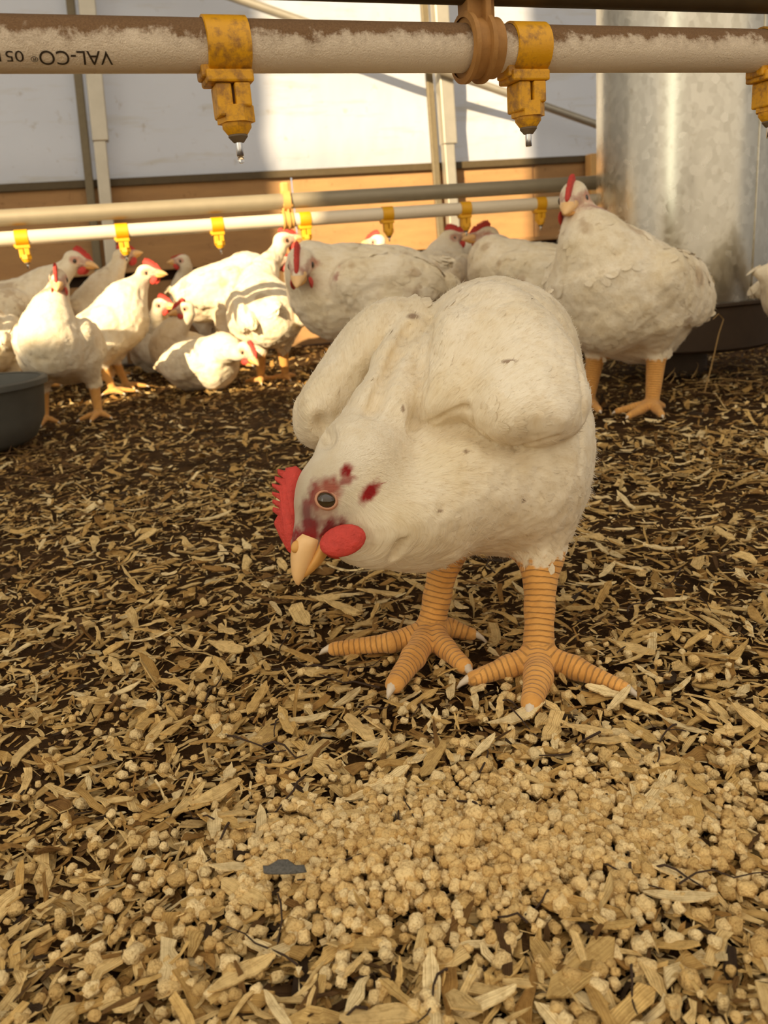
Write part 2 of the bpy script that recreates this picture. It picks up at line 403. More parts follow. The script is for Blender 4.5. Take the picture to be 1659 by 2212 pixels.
def feathers(name, V, N, C, pick, flow, length, width, lift, parent, rng, soft=.8):
    """short curved vanes lying on the skin, pointing along the flow field; one downy coat"""
    B = V[pick]; n = N[pick]; t = flow[pick]; cc = C[pick]; t = t - (t * n).sum(1, keepdims=True) * n; L = np.linalg.norm(t, axis=1); ok = L > 1e-4
    B, n, t, cc = B[ok], n[ok], t[ok] / L[ok][:, None], cc[ok]; m = len(B)
    w = np.cross(n, t); yaw = rng.normal(0, .22, m); t, w = t * np.cos(yaw)[:, None] + w * np.sin(yaw)[:, None], w * np.cos(yaw)[:, None] - t * np.sin(yaw)[:, None]
    ln = (length[pick][ok] if not np.isscalar(length) else length) * rng.uniform(.75, 1.25, m); wd = (width[pick][ok] if not np.isscalar(width) else width) * rng.uniform(.75, 1.25, m)
    us = [0, .3, .62, .86, 1.]; ws = [.55, .95, 1., .68, .12]; cols = [-1, 0, 1]
    VV, NN = [], []
    for u, q in zip(us, ws):
        for c in cols:
            VV.append(B + t * ((u - .35) * ln)[:, None] + w * (c * q * wd * .5)[:, None] + n * ((-.0008 + lift * (u ** 1.5) - .35 * ln * ((u - .35) ** 2) * .35 - .10 * abs(c) * wd * .5))[:, None])
            NN.append(n * 1. + w * (c * .35 * (1 - soft)) + t * ((u - .4) * 1.2 * (1 - soft)))
    VV = np.stack(VV, 1).reshape(-1, 3); NN = np.stack(NN, 1).reshape(-1, 3); NN /= np.linalg.norm(NN, axis=1, keepdims=True); k = len(us) * 3
    f = [(r * 3 + c, r * 3 + c + 1, r * 3 + c + 4, r * 3 + c + 3) for r in range(len(us) - 1) for c in (0, 1)]
    FF = (np.array(f)[None] + (np.arange(m) * k)[:, None, None]).reshape(-1, 4)
    if len(FF) and (np.cross(VV[FF[0, 1]] - VV[FF[0, 0]], VV[FF[0, 2]] - VV[FF[0, 0]]) @ n[0]) < 0: FF = FF[:, ::-1]
    z = np.zeros(len(VV)); me = mesh_np(name, VV, FF, True, np.repeat(cc, k, 0) * rng.uniform(.96, 1.02, (m, 1)).repeat(k, 0), dict(leg=z, arc=z, fuv=VV - .84 * (VV * np.repeat(t, k, 0)).sum(1, keepdims=True) * np.repeat(t, k, 0) + np.repeat(rng.uniform(0, 3, (m, 3)), k, 0))); me.normals_split_custom_set_from_vertices(NN.tolist())
    o = link(name, me, M['bird'], parent); o['kind'] = 'stuff'
    return o

def down(name, V, N, C, pick, flow, length, rng, parent, lift=.45):
    """fine loose strands that fray the outline"""
    B, n, t = V[pick], N[pick], flow[pick]; t = t - (t * n).sum(1, keepdims=True) * n; t /= np.linalg.norm(t, axis=1, keepdims=True) + 1e-9; m = len(B)
    d = t + n * lift * rng.uniform(.4, 1.5, (m, 1)) + rng.normal(0, .25, (m, 3)); d /= np.linalg.norm(d, axis=1, keepdims=True); w = np.cross(d, n); w /= np.linalg.norm(w, axis=1, keepdims=True) + 1e-9
    le = length * rng.uniform(.5, 1.4, (m, 1)); hw = .00022 * rng.uniform(.7, 1.5, (m, 1))
    VV = np.stack([B - n * .0006 - w * hw, B - n * .0006 + w * hw, B + d * le * .6 + w * hw * .7, B + d * le * .6 - w * hw * .7, B + d * le + t * le * .25, B + d * le + t * le * .25 + w * .0001], 1).reshape(-1, 3)
    FF = np.array([(0, 1, 2, 3), (3, 2, 5, 4)])[None] + (np.arange(m) * 6)[:, None, None]; z = np.zeros(len(VV))
    me = mesh_np(name, VV, FF.reshape(-1, 4), True, np.repeat(C[pick], 6, 0), dict(leg=z, arc=z, fuv=VV)); me.normals_split_custom_set_from_vertices(np.repeat(n, 6, 0).tolist())
    o = link(name, me, M['bird'], parent); o['kind'] = 'stuff'; return o

# head pieces in head space: f forward, u up, l to the bird's left; the eye sits at the origin
def head_parts(root, Hc, f, u, l, s, detail=2, comb_h=1., wattle=1., comb_lean=0.):
    f, u, l = map(nrm, (f, u, l))
    def q(a, b, c): return np.asarray(Hc) + s * (f * a + u * b + l * c)
    px = .2857e-3
    # comb: serrated red blade
    top = [(-46, 76), (-52, 92), (-40, 112)]
    for i in range(6):
        a = -34 + i * 17; top += [(a, 108 + 4 * math.sin(i) - 5 * max(0, i - 2)), (a + 2, 128 - 7 * max(0, i - 2)), (a + 8, 126 - 7 * max(0, i - 2)), (a + 13, 107 - 6 * max(0, i - 2))]
    top += [(84, 92), (106, 70), (128, 44), (134, 26), (116, 22), (80, 40), (40, 58), (0, 66)]
    poly = np.array(top, float) * px; poly[:, 1] = .018 + (poly[:, 1] - .018) * comb_h
    b = MB(); b.prism(poly * s, q(0, 0, 0), f, u + l * comb_lean, l, .0062 * s, .10)
    b.build('comb', M['comb'], root, 2)
    # beak
    def loft(name, path, hw, hh, m, ln=10):
        bb = MB(); vs = []; mm = len(path)
        for (a, c), w_, h_ in zip(path, hw, hh):
            for t in np.linspace(0, 2 * math.pi, ln, endpoint=False): vs.append(q(a * px, c * px + h_ * px * math.sin(t), w_ * px * math.cos(t)))
        fs = [(i * ln + j, i * ln + (j + 1) % ln, (i + 1) * ln + (j + 1) % ln, (i + 1) * ln + j) for i in range(mm - 1) for j in range(ln)] + [tuple(range(ln)), tuple(range((mm - 1) * ln, mm * ln))]
        bb.add(vs, fs); return bb.build(name, m, root, 2)
    loft('upper_beak', [(84, 8), (104, 10), (128, 9), (150, 7), (170, 4), (182, 1), (190, -3)], [44, 42, 36, 28, 19, 11, 3], [30, 31, 28, 22, 15, 9, 3], M['beak'], 16)
    loft('lower_beak', [(72, -24), (100, -27), (128, -22), (150, -15), (166, -9), (172, -7)], [38, 36, 28, 19, 10, 3], [14, 15, 13, 10, 6, 2], M['beak_low'], 14)
    for sg in (-1, 1):
        # eye, rim
        e = np.array([0., 0, sg * .0172])
        b = MB(); b.lathe([(.0001, .0036), (.0024, .0032), (.0045, .0019), (.0054, 0), (.0054, -.002)], (0, 0, 0), np.eye(3), 20, True)
        ctr = q(0, 0, sg * .0172); b2 = MB(); axn = [f * s * .92, u * s * 1.08, l * sg * s * 1.0]
        vs = [ctr + axn[0] * v[0] + axn[1] * v[1] + axn[2] * v[2] for v in b.v]; b2.add(vs, b.f); eye = b2.build('eye', M['eye'], root, 2)
        if detail > 1:
            b = MB(); pr = [(.0050, .0004), (.0053, .0015), (.0060, .0015), (.0067, .0004), (.0070, -.002)]
            b.lathe(pr, (0, 0, 0), np.eye(3), 24); b2 = MB(); b2.add([ctr + axn[0] * v[0] + axn[1] * v[1] + axn[2] * v[2] for v in b.v], b.f); b2.build('eyelid', M['eyelid'], root, 2)
        # wattle: flat hanging lobe
        if wattle > 0:
            b = MB(); g = bmesh.new(); bmesh.ops.create_uvsphere(g, u_segments=16, v_segments=10, radius=1)
            c = q(.0195, -.0178 * (1 + .1 * (wattle - 1)), sg * .0135)
            b.add([c + s * wattle * (f * (v.co.x * .0112 + v.co.z * .0030) + u * (v.co.z * .0128 + v.co.x * .0015) + l * (v.co.y * .0030 + sg * .0016 * (1 - v.co.z ** 2))) for v in g.verts], [tuple(v.index for v in fc.verts) for fc in g.faces]); g.free()
            b.build('wattle', M['comb'], root, 2)
        if detail > 1:
            b = MB(); g = bmesh.new(); bmesh.ops.create_uvsphere(g, u_segments=8, v_segments=6, radius=1)
            c = q(.0325, .0078, sg * .0088); b.add([c + s * (f * v.co.x * .0042 + u * v.co.z * .0030 + l * v.co.y * .0020) for v in g.verts], [tuple(v.index for v in fc.verts) for fc in g.faces]); g.free()
            b.build('nostril_flap', M['beak_low'], root, 2)
def face_colour(V, Hc, f, u, l, s, C, ear=True):
    d = (V - np.asarray(Hc)) / s; a, b, c = d @ nrm(f), d @ nrm(u), np.abs(d @ nrm(l))
    px = .2857e-3; a, b = a / px, b / px
    near = (np.linalg.norm(d, axis=1) < .06)
    nz = fbm(V * 420 / s, 3) if near.any() else 0
    w = np.zeros(len(V))
    def blob(ca, cb, ra, rb, rot=0, k=1.):
        x, y = a - ca, b - cb; cr, sr = math.cos(rot), math.sin(rot); x, y = x * cr + y * sr, -x * sr + y * cr
        return k * np.clip(1.6 - 1.3 * np.sqrt((x / ra) ** 2 + (y / rb) ** 2) + .5 * nz, 0, 1)
    for g in ((-26, 4, 26, 30, 0, .85), (0, 24, 40, 18, -.2, .85), (38, 30, 38, 16, -.3, .75), (66, 12, 36, 30, 0, .85), (96, 20, 34, 38, 0, 1.), (62, -24, 38, 18, 0, 1.), (54, -48, 30, 22, 0, 1.)) + (((-50, -80, 30, 15, .3, 1.), (-74, -18, 18, 13, 0, .95), (-52, -24, 24, 10, .8, .7)) if ear else ()): w = np.maximum(w, blob(*g))
    w = np.clip(w * (1.15 if ear else .62), 0, 1) * near
    C[:] = C * (1 - w[:, None]) + (RED * (1 + .25 * nz if np.isscalar(nz) else RED[None] * (1 + .25 * nz[:, None]))) * w[:, None]
    bare = np.clip(1.4 - np.sqrt(((a + 2) / 34) ** 2 + ((b - 2) / 26) ** 2), 0, .5) * near
    C[:] = C * (1 - bare[:, None]) + PINK * bare[:, None]

# ------------------------------------------------------------------ the setting
Z3 = np.array([0, 0, 1.])
b = MB(); b.box((0, 2, -.034), (10, 9, .044)); tag(b.build('floor', M['floor']), 'dark trodden litter floor of the poultry house', kind='structure')
WA, WB = G(0, 405, .67), G(1290, 340, .67)
WD = nrm((WB - WA) * [1, 1, 0]); WN = np.array([WD[1], -WD[0], 0.])          # along the far wall; towards the camera
WAX = np.array([WD, WN, Z3])
def wp(s, off, z): return np.array([WA[0], WA[1], 0]) + WD * s + WN * off + Z3 * z
def onwall(px, py, off=0.):
    r = ray(px, py); o = wp(0, off, 0); t = ((o - CAM) @ WN) / (r @ WN); return CAM + r * t
def swall(px, py, off=0.): return (onwall(px, py, off) - WA) @ WD
# far wall: white film above timber boards
NX, NZ = 60, 40; sv = np.linspace(-3.2, 5.0, NX); zv = np.linspace(.655, 3.6, NZ); Vv = []
for z in zv:
    for s_ in sv:
        belly = .035 * math.exp(-((z - .78) / .10) ** 2) + .012 * math.sin(s_ * 2.1 + z) + .008 * math.sin(s_ * 5.3 + 2 * z)
        Vv.append(wp(s_, -.03 + belly * (1 if z > .66 else 0), z))
Qv = [(j * NX + i, j * NX + i + 1, (j + 1) * NX + i + 1, (j + 1) * NX + i) for j in range(NZ - 1) for i in range(NX - 1)]
wall_back = link('wall_back', mesh_np('wall_back', Vv, Qv), M['film']); tag(wall_back, 'white film wall of the poultry house above the boards', kind='structure')
seam = swall(632, 400)
def plank(name, s0, s1, z0, z1, off, th, m, lab=None):
    b = MB(); b.box(wp((s0 + s1) / 2, off, (z0 + z1) / 2), (s1 - s0, th, z1 - z0), WAX); o = b.build(name, m, wall_back, bevel=.003)
    if lab: o['label'] = lab
    return o
plank('board', -3.2, seam - .003, .355, .665, -.015, .02, M['board']); plank('board', seam + .003, 2.15, .355, .665, -.013, .02, M['board']); plank('board', 2.156, 5, .355, .665, -.015, .02, M['board'])
for a, c in ((-3.2, -.35), (-.345, 1.55), (1.555, 5)): plank('board', a, c, -.01, .300, -.015, .02, M['board'])
plank('ledge', -3.2, 5, .338, .356, .012, .075, M['board']); plank('shadow_strip', -3.2, 5, .652, .680, .004, .02, M['dark_steel'], 'dark strip standing in for the shadow gap at the film edge')  # dark strip above the boards is put in as the shade of a gap
plank('gap_backing', -3.2, 5, .295, .345, -.035, .02, M['twig'])

# walls behind and beside the camera; the sun comes in through the tall gap above an added film panel
OX0, OX1, SILL = -2.85, -1.91, 2.06
def film_wall(name, rects, lab, axis='x', c=0., m='film'):
    vs, fs = [], []
    for u0, u1, z0, z1 in rects:
        n = len(vs)
        vs += [((u0, c, z0) if axis == 'x' else (c, u0, z0)), ((u1, c, z0) if axis == 'x' else (c, u1, z0)), ((u1, c, z1) if axis == 'x' else (c, u1, z1)), ((u0, c, z1) if axis == 'x' else (c, u0, z1))]; fs.append((n, n + 1, n + 2, n + 3))
    o = link(name, mesh_np(name, vs, fs, False), M[m]); tag(o, lab, kind='structure')
film_wall('wall_front', [(-5, OX0, 0, 4.4), (OX1, 5, 0, 4.4)], 'film wall behind the viewer with a tall gap for daylight', 'x', -2.)
film_wall('added_glow_panel', [(OX0, OX1, 0, SILL)], 'unseen film panel added to brighten the stripe on the feeder', 'x', -2.02, 'panel_film')  # unseen panel, added and tinted blue to light the feeder's bright stripe
film_wall('wall_left', [(-2, 6, 0, 4.0)], 'film wall on the left side', 'y', -5.)
film_wall('wall_right', [(-2, 6, 0, 4.0)], 'film wall on the right side', 'y', 5.)

b = MB(); b.box((0, 3.4, 2.95), (10, 5.0, .03)); tag(b.build('ceiling', M['roof']), 'white ceiling over the rear, unseen and added to darken the birds there', kind='structure')  # part ceiling out of view, added opaque to cut skylight on the back flock

# steel posts in front of the far wall, a long diagonal brace
def post(px_top, px_bot, z_sleeve, lab):
    s0 = swall(*px_bot, .06); base = wp(s0, .06, 0); root = tag(empty('frame_post', base), lab, 'post', 'wall frame posts')
    top = onwall(*px_top, .06); lean = (top - onwall(*px_bot, .06)); lean = lean / lean[2]
    def pt(z): return onwall(*px_bot, .06) + lean * (z - onwall(*px_bot, .06)[2])
    for nm, z0, z1, w, off, m in (('tube', 0., 3.4, .045, 0, 'tube'), ('sleeve', z_sleeve, 3.4, .058, .004, 'tube'), ('side_strip', 0., 3.4, .03, -.052, 'support')):  # the last piece is a darker flat strip left of the tube
        b = MB(); a, c = pt(z0), pt(z1); ax = np.array([WD, WN, nrm(c - a)]); b.box((a + c) / 2 + WD * off + WN * (-.02 if nm == 'side_strip' else 0), (w, w if nm != 'side_strip' else .02, np.linalg.norm(c - a)), ax); b.build(nm, M[m], root, bevel=.004)
post((188, 30), (228, 430), .80, 'grey square steel post against the wall at the left'); post((948, 30), (978, 480), .74, 'sunlit square steel post against the wall behind the chickens')
b = MB(); p0, p1 = onwall(250, -95, .115), onwall(1480, 336, .115); b.tube([p0, p1], .016, 14); tag(b.build('diagonal_brace', M['tube'], None, True), 'slanting round steel brace running across the white film wall', 'brace')
b = MB(); s_ = swall(1281, 380, .04); b.box(wp(s_, .04, .335), (.05, .05, .69), WAX); tag(b.build('timber_stake', M['wood'], bevel=.004), 'short upright timber stake beside the galvanised feeder', 'stake')

# ------------------------------------------------------------------ drinker lines
def drinker_line(name, lab, pa, pb, zc, r, rs, dz, nip_px, clamp_px, ext, mats, text=False, detail=2):
    A, B = G(*pa, zc), G(*pb, zc); ax = nrm((B - A) * [1, 1, 0]); fr = np.array([ax[1], -ax[0], 0.])    # along, towards the camera
    def sp(px, py):                                     # where a pixel column meets the line
        rr = ray(px, py); n = np.cross(np.cross(rr, ax), ax); # nearest point of the line to that ray
        m = np.cross(rr, np.cross(rr, ax)); t = ((CAM - A) @ m) / (ax @ m); return t
    root = tag(empty(name, A), lab, 'water line', 'nipple drinker lines')
    s0, s1 = ext
    # water pipe with its upper side marked for dust
    n, segs = 40, 60; V = []; up = []
    for s_ in np.linspace(s0, s1, segs):
        for q in np.linspace(0, 2 * math.pi, n, endpoint=False): V.append(A + ax * s_ + r * (fr * math.cos(q) + Z3 * math.sin(q))); up.append(.5 + .5 * math.sin(q))
    Q = [(i * n + j, (i + 1) * n + j, (i + 1) * n + (j + 1) % n, i * n + (j + 1) % n) for i in range(segs - 1) for j in range(n)]
    pipe = link('water_pipe', mesh_np('water_pipe', V, Q, True, None, dict(up=up)), mats['pipe'], root); pipe['label'] = 'white plastic water pipe with dust on top'
    b = MB(); b.tube([A + ax * s0 + Z3 * dz, A + ax * s1 + Z3 * dz], rs, 28); o = b.build('support_pipe', mats['support'], root, True); o['label'] = 'grey steel support pipe'
    # nipples
    for px, py in nip_px:
        c = A + ax * sp(px, py); AX = np.array([ax, fr, Z3]); k = r / .0135
        b = MB(); pr = [(r + .0003, -.0122 * k), (r + .0016 * k, -.0118 * k), (r + .0016 * k, .0118 * k), (r + .0003, .0122 * k)]
        b.lathe(pr, c, np.array([fr, Z3, ax]), 36); nip = b.build('nipple_drinker', mats['yellow'], root, True)
        b = MB(); b.box(c - Z3 * (r + .0030 * k) - ax * .001, (.0265 * k, .020 * k, .0065 * k), AX); b.box(c - Z3 * (r - .001) - ax * .0135 * k, (.006 * k, .016 * k, .009 * k), AX); b.build('flange', mats['yellow'], nip, bevel=.0012)
        z0 = r + .0062 * k
        b = MB(); b.box(c - Z3 * (z0 + .0085 * k) - ax * .0052 * k, (.0088 * k, .0165 * k, .017 * k), AX); b.build('body_half', mats['yellow'], nip, bevel=.0012)
        b = MB(); b.box(c - Z3 * (z0 + .0062 * k) + ax * .0052 * k + fr * .001, (.0090 * k, .0165 * k, .0125 * k), AX); b.build('body_half', mats['yellow'], nip, bevel=.0012)
        b = MB(); hexp = [(.0108 * k * math.cos(t), .0108 * k * math.sin(t)) for t in np.radians([20, 75, 130, 200, 255, 310])]
        b.prism(hexp, c - Z3 * (z0 + .0155 * k) + ax * .0012, ax, fr, Z3, .0085 * k); b.lathe([(.0084 * k, 0), (.0084 * k, -.0025 * k), (.0056 * k, -.0062 * k)], c - Z3 * (z0 + .0196 * k) + ax * .0012, AX, 16, True); b.build('nut', mats['yellow'], nip, True)
        b = MB(); b.lathe([(.0054 * k, 0), (.0056 * k, -.0012 * k), (.0030 * k, -.0042 * k)], c - Z3 * (z0 + .0256 * k) + ax * .0012, AX, 18, True); b.build('seal', M['seal'], nip, True)
        b = MB(); b.lathe([(.0020 * k, 0), (.0021 * k, -.0072 * k), (.0018 * k, -.0078 * k)], c - Z3 * (z0 + .0294 * k) + ax * .0012, AX, 16, True); b.build('steel_pin', M['steel'], nip, True)
        if detail > 1 and px < 600:
            b = MB(); b.lathe([(.0004, .0006), (.0017, 0), (.0021, -.0016), (.0016, -.0030), (.0003, -.0036)], c - Z3 * (z0 + .0374 * k) + ax * .0012, AX, 16, True); o = b.build('water_drop', M['water'], nip, 2); o['label'] = 'hanging water drop'
    # hanger clamp
    for px, py in clamp_px:
        c = A + ax * sp(px, py); AX = np.array([ax, fr, Z3]); L = np.array([fr, Z3, ax]); k = r / .0135
        b = MB(); b.lathe([(r, -.0105 * k), (r + .0034 * k, -.0105 * k), (r + .0034 * k, .0105 * k), (r, .0105 * k)], c, L, 40); cl = b.build('hanger_clamp', mats['clamp'], root, True)
        for o_ in (-.0098, .0015):
            b = MB(); b.lathe([(r + .003 * k, o_ * k - .0022 * k), (r + .0062 * k, o_ * k - .0014 * k), (r + .0062 * k, o_ * k + .0014 * k), (r + .003 * k, o_ * k + .0022 * k)], c, L, 40); b.build('rib', mats['clamp'], cl, True)
        b = MB(); b.box(c + Z3 * (dz * .5) - ax * .001, (.0185 * k, .014 * k, dz - r * .9 - rs * .2), AX); b.box(c + Z3 * (dz * .52) + ax * .001, (.004 * k, .026 * k, dz * .55), AX); b.build('neck', mats['clamp'], cl, bevel=.001)
        b = MB(); b.tube([c + Z3 * (dz - rs * .62) + fr * (rs * .9) - ax * .0085 * k, c + Z3 * (dz - rs * .62) + fr * (rs * .9) + ax * .0105 * k], .0036 * k, 12); b.build('hinge_bar', mats['clamp'], cl, True)
        if detail < 2:
            b = MB(); b.lathe([(rs, -.008), (rs + .006, -.008), (rs + .006, .008), (rs, .008)], c + Z3 * dz, L, 28); b.build('collar', mats['clamp'], cl, True)
            b = MB(); b.box(c + Z3 * (dz + rs + .008), (.02, .02, .03), AX); b.build('lug', mats['clamp'], cl, bevel=.005)
    # printed lettering, upside down on the lower front of the pipe
    if text:
        dg = bpy.context.evaluated_depsgraph_get()
        for body, pxr, pxl, py, hpx in (('VAL-CO', 238, 83, 120, 29), ('\u00ae', 80, 65, 122, 12), ('051', 50, -3, 117, 22)):
            cu = bpy.data.curves.new('lettering', 'FONT'); cu.body = body; cu.size = 1.; tmp = bpy.data.objects.new('tmp', cu); COL.objects.link(tmp); dg.update()
            me = bpy.data.meshes.new_from_object(tmp.evaluated_get(bpy.context.evaluated_depsgraph_get())); bpy.data.objects.remove(tmp)
            bm = bmesh.new(); bm.from_mesh(me); bmesh.ops.triangulate(bm, faces=bm.faces[:]); 
            for _ in range(2): bmesh.ops.subdivide_edges(bm, edges=[e for e in bm.edges if e.calc_length() > .12], cuts=2, use_grid_fill=False); bmesh.ops.triangulate(bm, faces=bm.faces[:])
            co = np.array([v.co[:] for v in bm.verts]); x0, x1 = co[:, 0].min(), co[:, 0].max(); y0, y1 = co[:, 1].min(), co[:, 1].max()
            sr, sl = sp(pxr, py), sp(pxl, py); d = (A + ax * sr - CAM) @ FW; hgt = hpx * d / FPX
            cen = (A + ax * (sr + sl) / 2); up_ang = math.asin(max(-1, min(1, (95 - py) / 56.))); tocam = CAM - cen; a0 = math.atan2(tocam[2], tocam @ fr) + up_ang
            for v, c0 in zip(bm.verts, co):
                s_ = sr + (sl - sr) * (c0[0] - x0) / (x1 - x0); yy = ((c0[1] - y0) / (y1 - y0) - .5) * hgt; q = a0 - yy / r
                v.co = Vector(A + ax * s_ + (r + .00022) * (fr * math.cos(q) + Z3 * math.sin(q)))
            bm.to_mesh(me); bm.free(); me.materials.clear(); o = link('lettering', me, M['ink'], pipe); o['label'] = 'black printed lettering, upside down'
    return root
drinker_line('drinker_line', 'dusty white drinker pipe with yellow nipples across the top, nearest to the viewer', (0, 95), (1600, 110), .413, .0135, .0138, .0375,
             [(487, 110), (1133, 110), (1668, 115)], [(1035, 100)], (-.35, .75), dict(pipe=M['pipe'], support=M['dark_steel'], yellow=M['yellow'], clamp=M['clamp']), True)
drinker_line('drinker_line', 'far drinker pipe with yellow nipples behind the flock, partly in sun', (0, 517), (1200, 438), .402, .0145, .0165, .0405,
             [(47, 513), (263, 499), (469, 486), (658, 473), (836, 462), (1004, 451), (1166, 440)], [(622, 477)], (-1.2, 2.2), dict(pipe=simple('white_plastic', srgb(222, 206, 178), .45, 0, .08, 30), support=M['far_support'], yellow=M['yellow2'], clamp=simple('tan_plastic', srgb(206, 156, 84), .6)), False, 1)

# ------------------------------------------------------------------ hanging feeder, rubber tub
c = P(1473, 655, 1.88) * [1, 1, 0]; root = tag(empty('tube_feeder', c), 'tall galvanised steel tube feeder with dark pan behind the right-hand chicken', 'feeder')
R_ = .190
b = MB(); b.lathe([(R_ - .004, .155), (R_, .15), (R_, .16), (R_ + .001, .30), (R_ + .001, 1.0), (R_, 1.7), (R_ - .004, 1.7), (R_ - .004, .15)], c, n=96); b.build('feed_tube', M['galv'], root, True)
b = MB(); a_ = math.radians(-62)
b.box(c + np.array([math.cos(a_), math.sin(a_), 0]) * (R_ + .001) + Z3 * .92, (.022, .004, 1.54), np.array([[-math.sin(a_), math.cos(a_), 0], [math.cos(a_), math.sin(a_), 0], Z3])); b.build('seam', M['galv'], root, bevel=.001)
b = MB(); b.lathe([(.02, .056), (.188, .054), (.200, .062), (.208, .148), (.213, .152), (.213, .158), (.206, .158), (.201, .152), (.191, .076), (.02, .068)], c, n=80); b.build('pan', M['rust'], root, True)
b = MB(); b.lathe([(.06, -.01), (.06, .05)], c, n=24, cap=True); b.build('foot', M['rust'], root, True)
c = P(-100, 815, 1.58) * [1, 1, 0]; root = tag(empty('rubber_tub', c), 'dark grey rubber tub on the litter, cut by the left edge', 'tub')
b = MB(); b.lathe([(.02, .004), (.10, .002), (.128, .016), (.150, .055), (.160, .118), (.165, .124), (.165, .131), (.158, .132), (.153, .124), (.143, .06), (.115, .022), (.02, .02)], c, n=64); b.build('bowl', M['grey_rubber'], root, True)
b = MB(); b.lathe([(.158, .120), (.1685, .121), (.1690, .131), (.164, .1345), (.157, .133)], c, n=64); b.build('rim', M['grey_rubber'], root, True)

# ------------------------------------------------------------------ the pecking chicken in front
def main_chicken():
    rng = np.random.default_rng(3)
    fld = Field((-.13, .37, -.004), (.27, .80, .345), .0014)
    def rp(p, d): return p * d / FPX
    def ec(px, py, d, rx, ry, rz, rot=0, k=.02, tilt=0):
        c, s_ = math.cos(math.radians(rot)), math.sin(math.radians(rot))
        a = RT * c + UP * s_; b = UP * c - RT * s_; w = FW
        if tilt: ct, st = math.cos(math.radians(tilt)), math.sin(math.radians(tilt)); a, w = a * ct + w * st, w * ct - a * st
        fld.ell(P(px, py, d), (rp(rx, d), rp(ry, d), rz), np.array([a, b, w]), k)
    def cc(p, q, k=.012):
        fld.cap(P(*p[:3]), P(*q[:3]), rp(p[3], p[2]), rp(q[3], q[2]), k)
    # trunk
    ec(1050, 900, .640, 205, 258, .088, 0)
    ec(965, 1055, .590, 205, 148, .078, 12, .03)
    ec(1125, 1010, .625, 138, 185, .085, 0, .03)
    ec(1072, 768, .66, 160, 148, .080, 0, .03)
    ec(870, 1120, .55, 118, 92, .052, 8, .025)
    ec(930, 945, .592, 125, 105, .046, 10, .03)
    # tail tuft
    cc((1105, 720, .69, 60), (1152, 676, .68, 26)); cc((1156, 684, .665, 30), (1184, 630, .655, 5), .006)
    # neck running down to the head
    cc((903, 690, .628, 48), (866, 790, .582, 57), .006); cc((866, 790, .582, 57), (838, 900, .548, 82), .008)
    cc((832, 910, .548, 82), (775, 1000, .522, 90), .012); cc((775, 1000, .522, 90), (728, 1064, .510, 66), .012)
    cc((880, 1080, .555, 128), (800, 1105, .525, 88), .02); cc((905, 1130, .56, 90), (790, 1158, .522, 52), .018)
    cc((800, 1170, .525, 46), (762, 1178, .515, 30), .012)
    # wings: each modelled on its own, then laid against the trunk with a crisp seam
    trunk = fld.F
    def wing(k, *lobes):
        fld.F = np.full_like(trunk, .05)
        for e in lobes: ec(*e)
        w_ = fld.F; hh = np.clip(.5 + .5 * (trunk - w_) / k, 0, 1); trunk[:] = trunk * (1 - hh) + w_ * hh - k * hh * (1 - hh)
    wing(.003, (772, 805, .635, 186, 76, .042, 52, .02), (815, 745, .640, 95, 62, .036, 48, .015), (712, 885, .618, 86, 60, .030, 58, .015), (690, 905, .606, 36, 56, .022, 8, .006))
    wing(.003, (1052, 775, .588, 136, 164, .046, -8, .02), (962, 800, .563, 58, 122, .038, -8, .02), (938, 880, .546, 50, 46, .028, 18, .02), (975, 862, .546, 55, 42, .028, 18, .02),
         (1120, 800, .560, 112, 120, .040, -20, .03), (1140, 858, .535, 112, 92, .032, -18, .02), (1132, 893, .522, 106, 60, .026, -14, .016), (1082, 908, .518, 54, 42, .020, -35, .010), (1195, 855, .556, 62, 92, .034, 10, .02))
    fld.F = trunk
    # head
    f = nrm(RT * -.348 - UP * .937 - FW * .10); l = nrm(-FW + f * (FW @ f)); u = nrm(np.cross(l, f)); 
    if u @ RT > 0: u = -u
    sh = 1.0
    Hc = P(705, 1080, .489) - l * .0172                # midline behind the eye
    fld.ell(Hc + f * -.007 + u * .002, (.0255, .0205, .0180), np.array([f, u, l]), .007)
    fld.cap(Hc + f * .008 + u * .002, Hc + f * .029 + u * .003, .0150, .0100, .006)
    # folds between wings, neck and breast, cut where the skin lies
    def surf(px, py):
        r = ray(px, py); d = np.arange(.42, .80, .0005); q = CAM + r[None] * d[:, None]; ix = np.clip(((q - fld.lo) / fld.h).round().astype(int), 0, fld.n - 1)
        hit = np.flatnonzero(fld.F[ix[:, 0], ix[:, 1], ix[:, 2]] < 0); return d[hit[0]] if len(hit) else None
    fold_pts = []
    def fold(pts, r, k=.004, sink=0.):
        q = []
        for (x0, y0), (x1, y1) in zip(pts, pts[1:]):
            for t in np.linspace(0, 1, 5)[: 4]: q.append((x0 + (x1 - x0) * t, y0 + (y1 - y0) * t))
        q.append(pts[-1]); q = [(x, y, surf(x, y)) for x, y in q]; q = [P(x, y, d + sink) for x, y, d in q if d]
        fold_pts.extend(q)
        for a, b in zip(q, q[1:]):
            if np.linalg.norm(a - b) < .03: fld.cap(a, b, r, r, k, True)
    g1 = [(930, 690), (916, 760), (908, 830), (899, 905), (893, 928)]; g2 = [(886, 704), (852, 770), (820, 840), (800, 892)]
    g3 = [(893, 926), (950, 905), (1000, 882), (1016, 878)]; g4 = [(1012, 878), (1030, 924), (1065, 954), (1112, 967)]; g5 = [(1112, 967), (1160, 960), (1205, 945)]
    g6 = [(688, 905), (700, 930), (708, 955)]; g7 = [(868, 1172), (850, 1205)]; g8 = [(1240, 735), (1256, 800), (1262, 880), (1256, 980)]
    for g, r in ((g1, .0028), (g2, .0036), (g6, .003)): fold(g, r, .007)
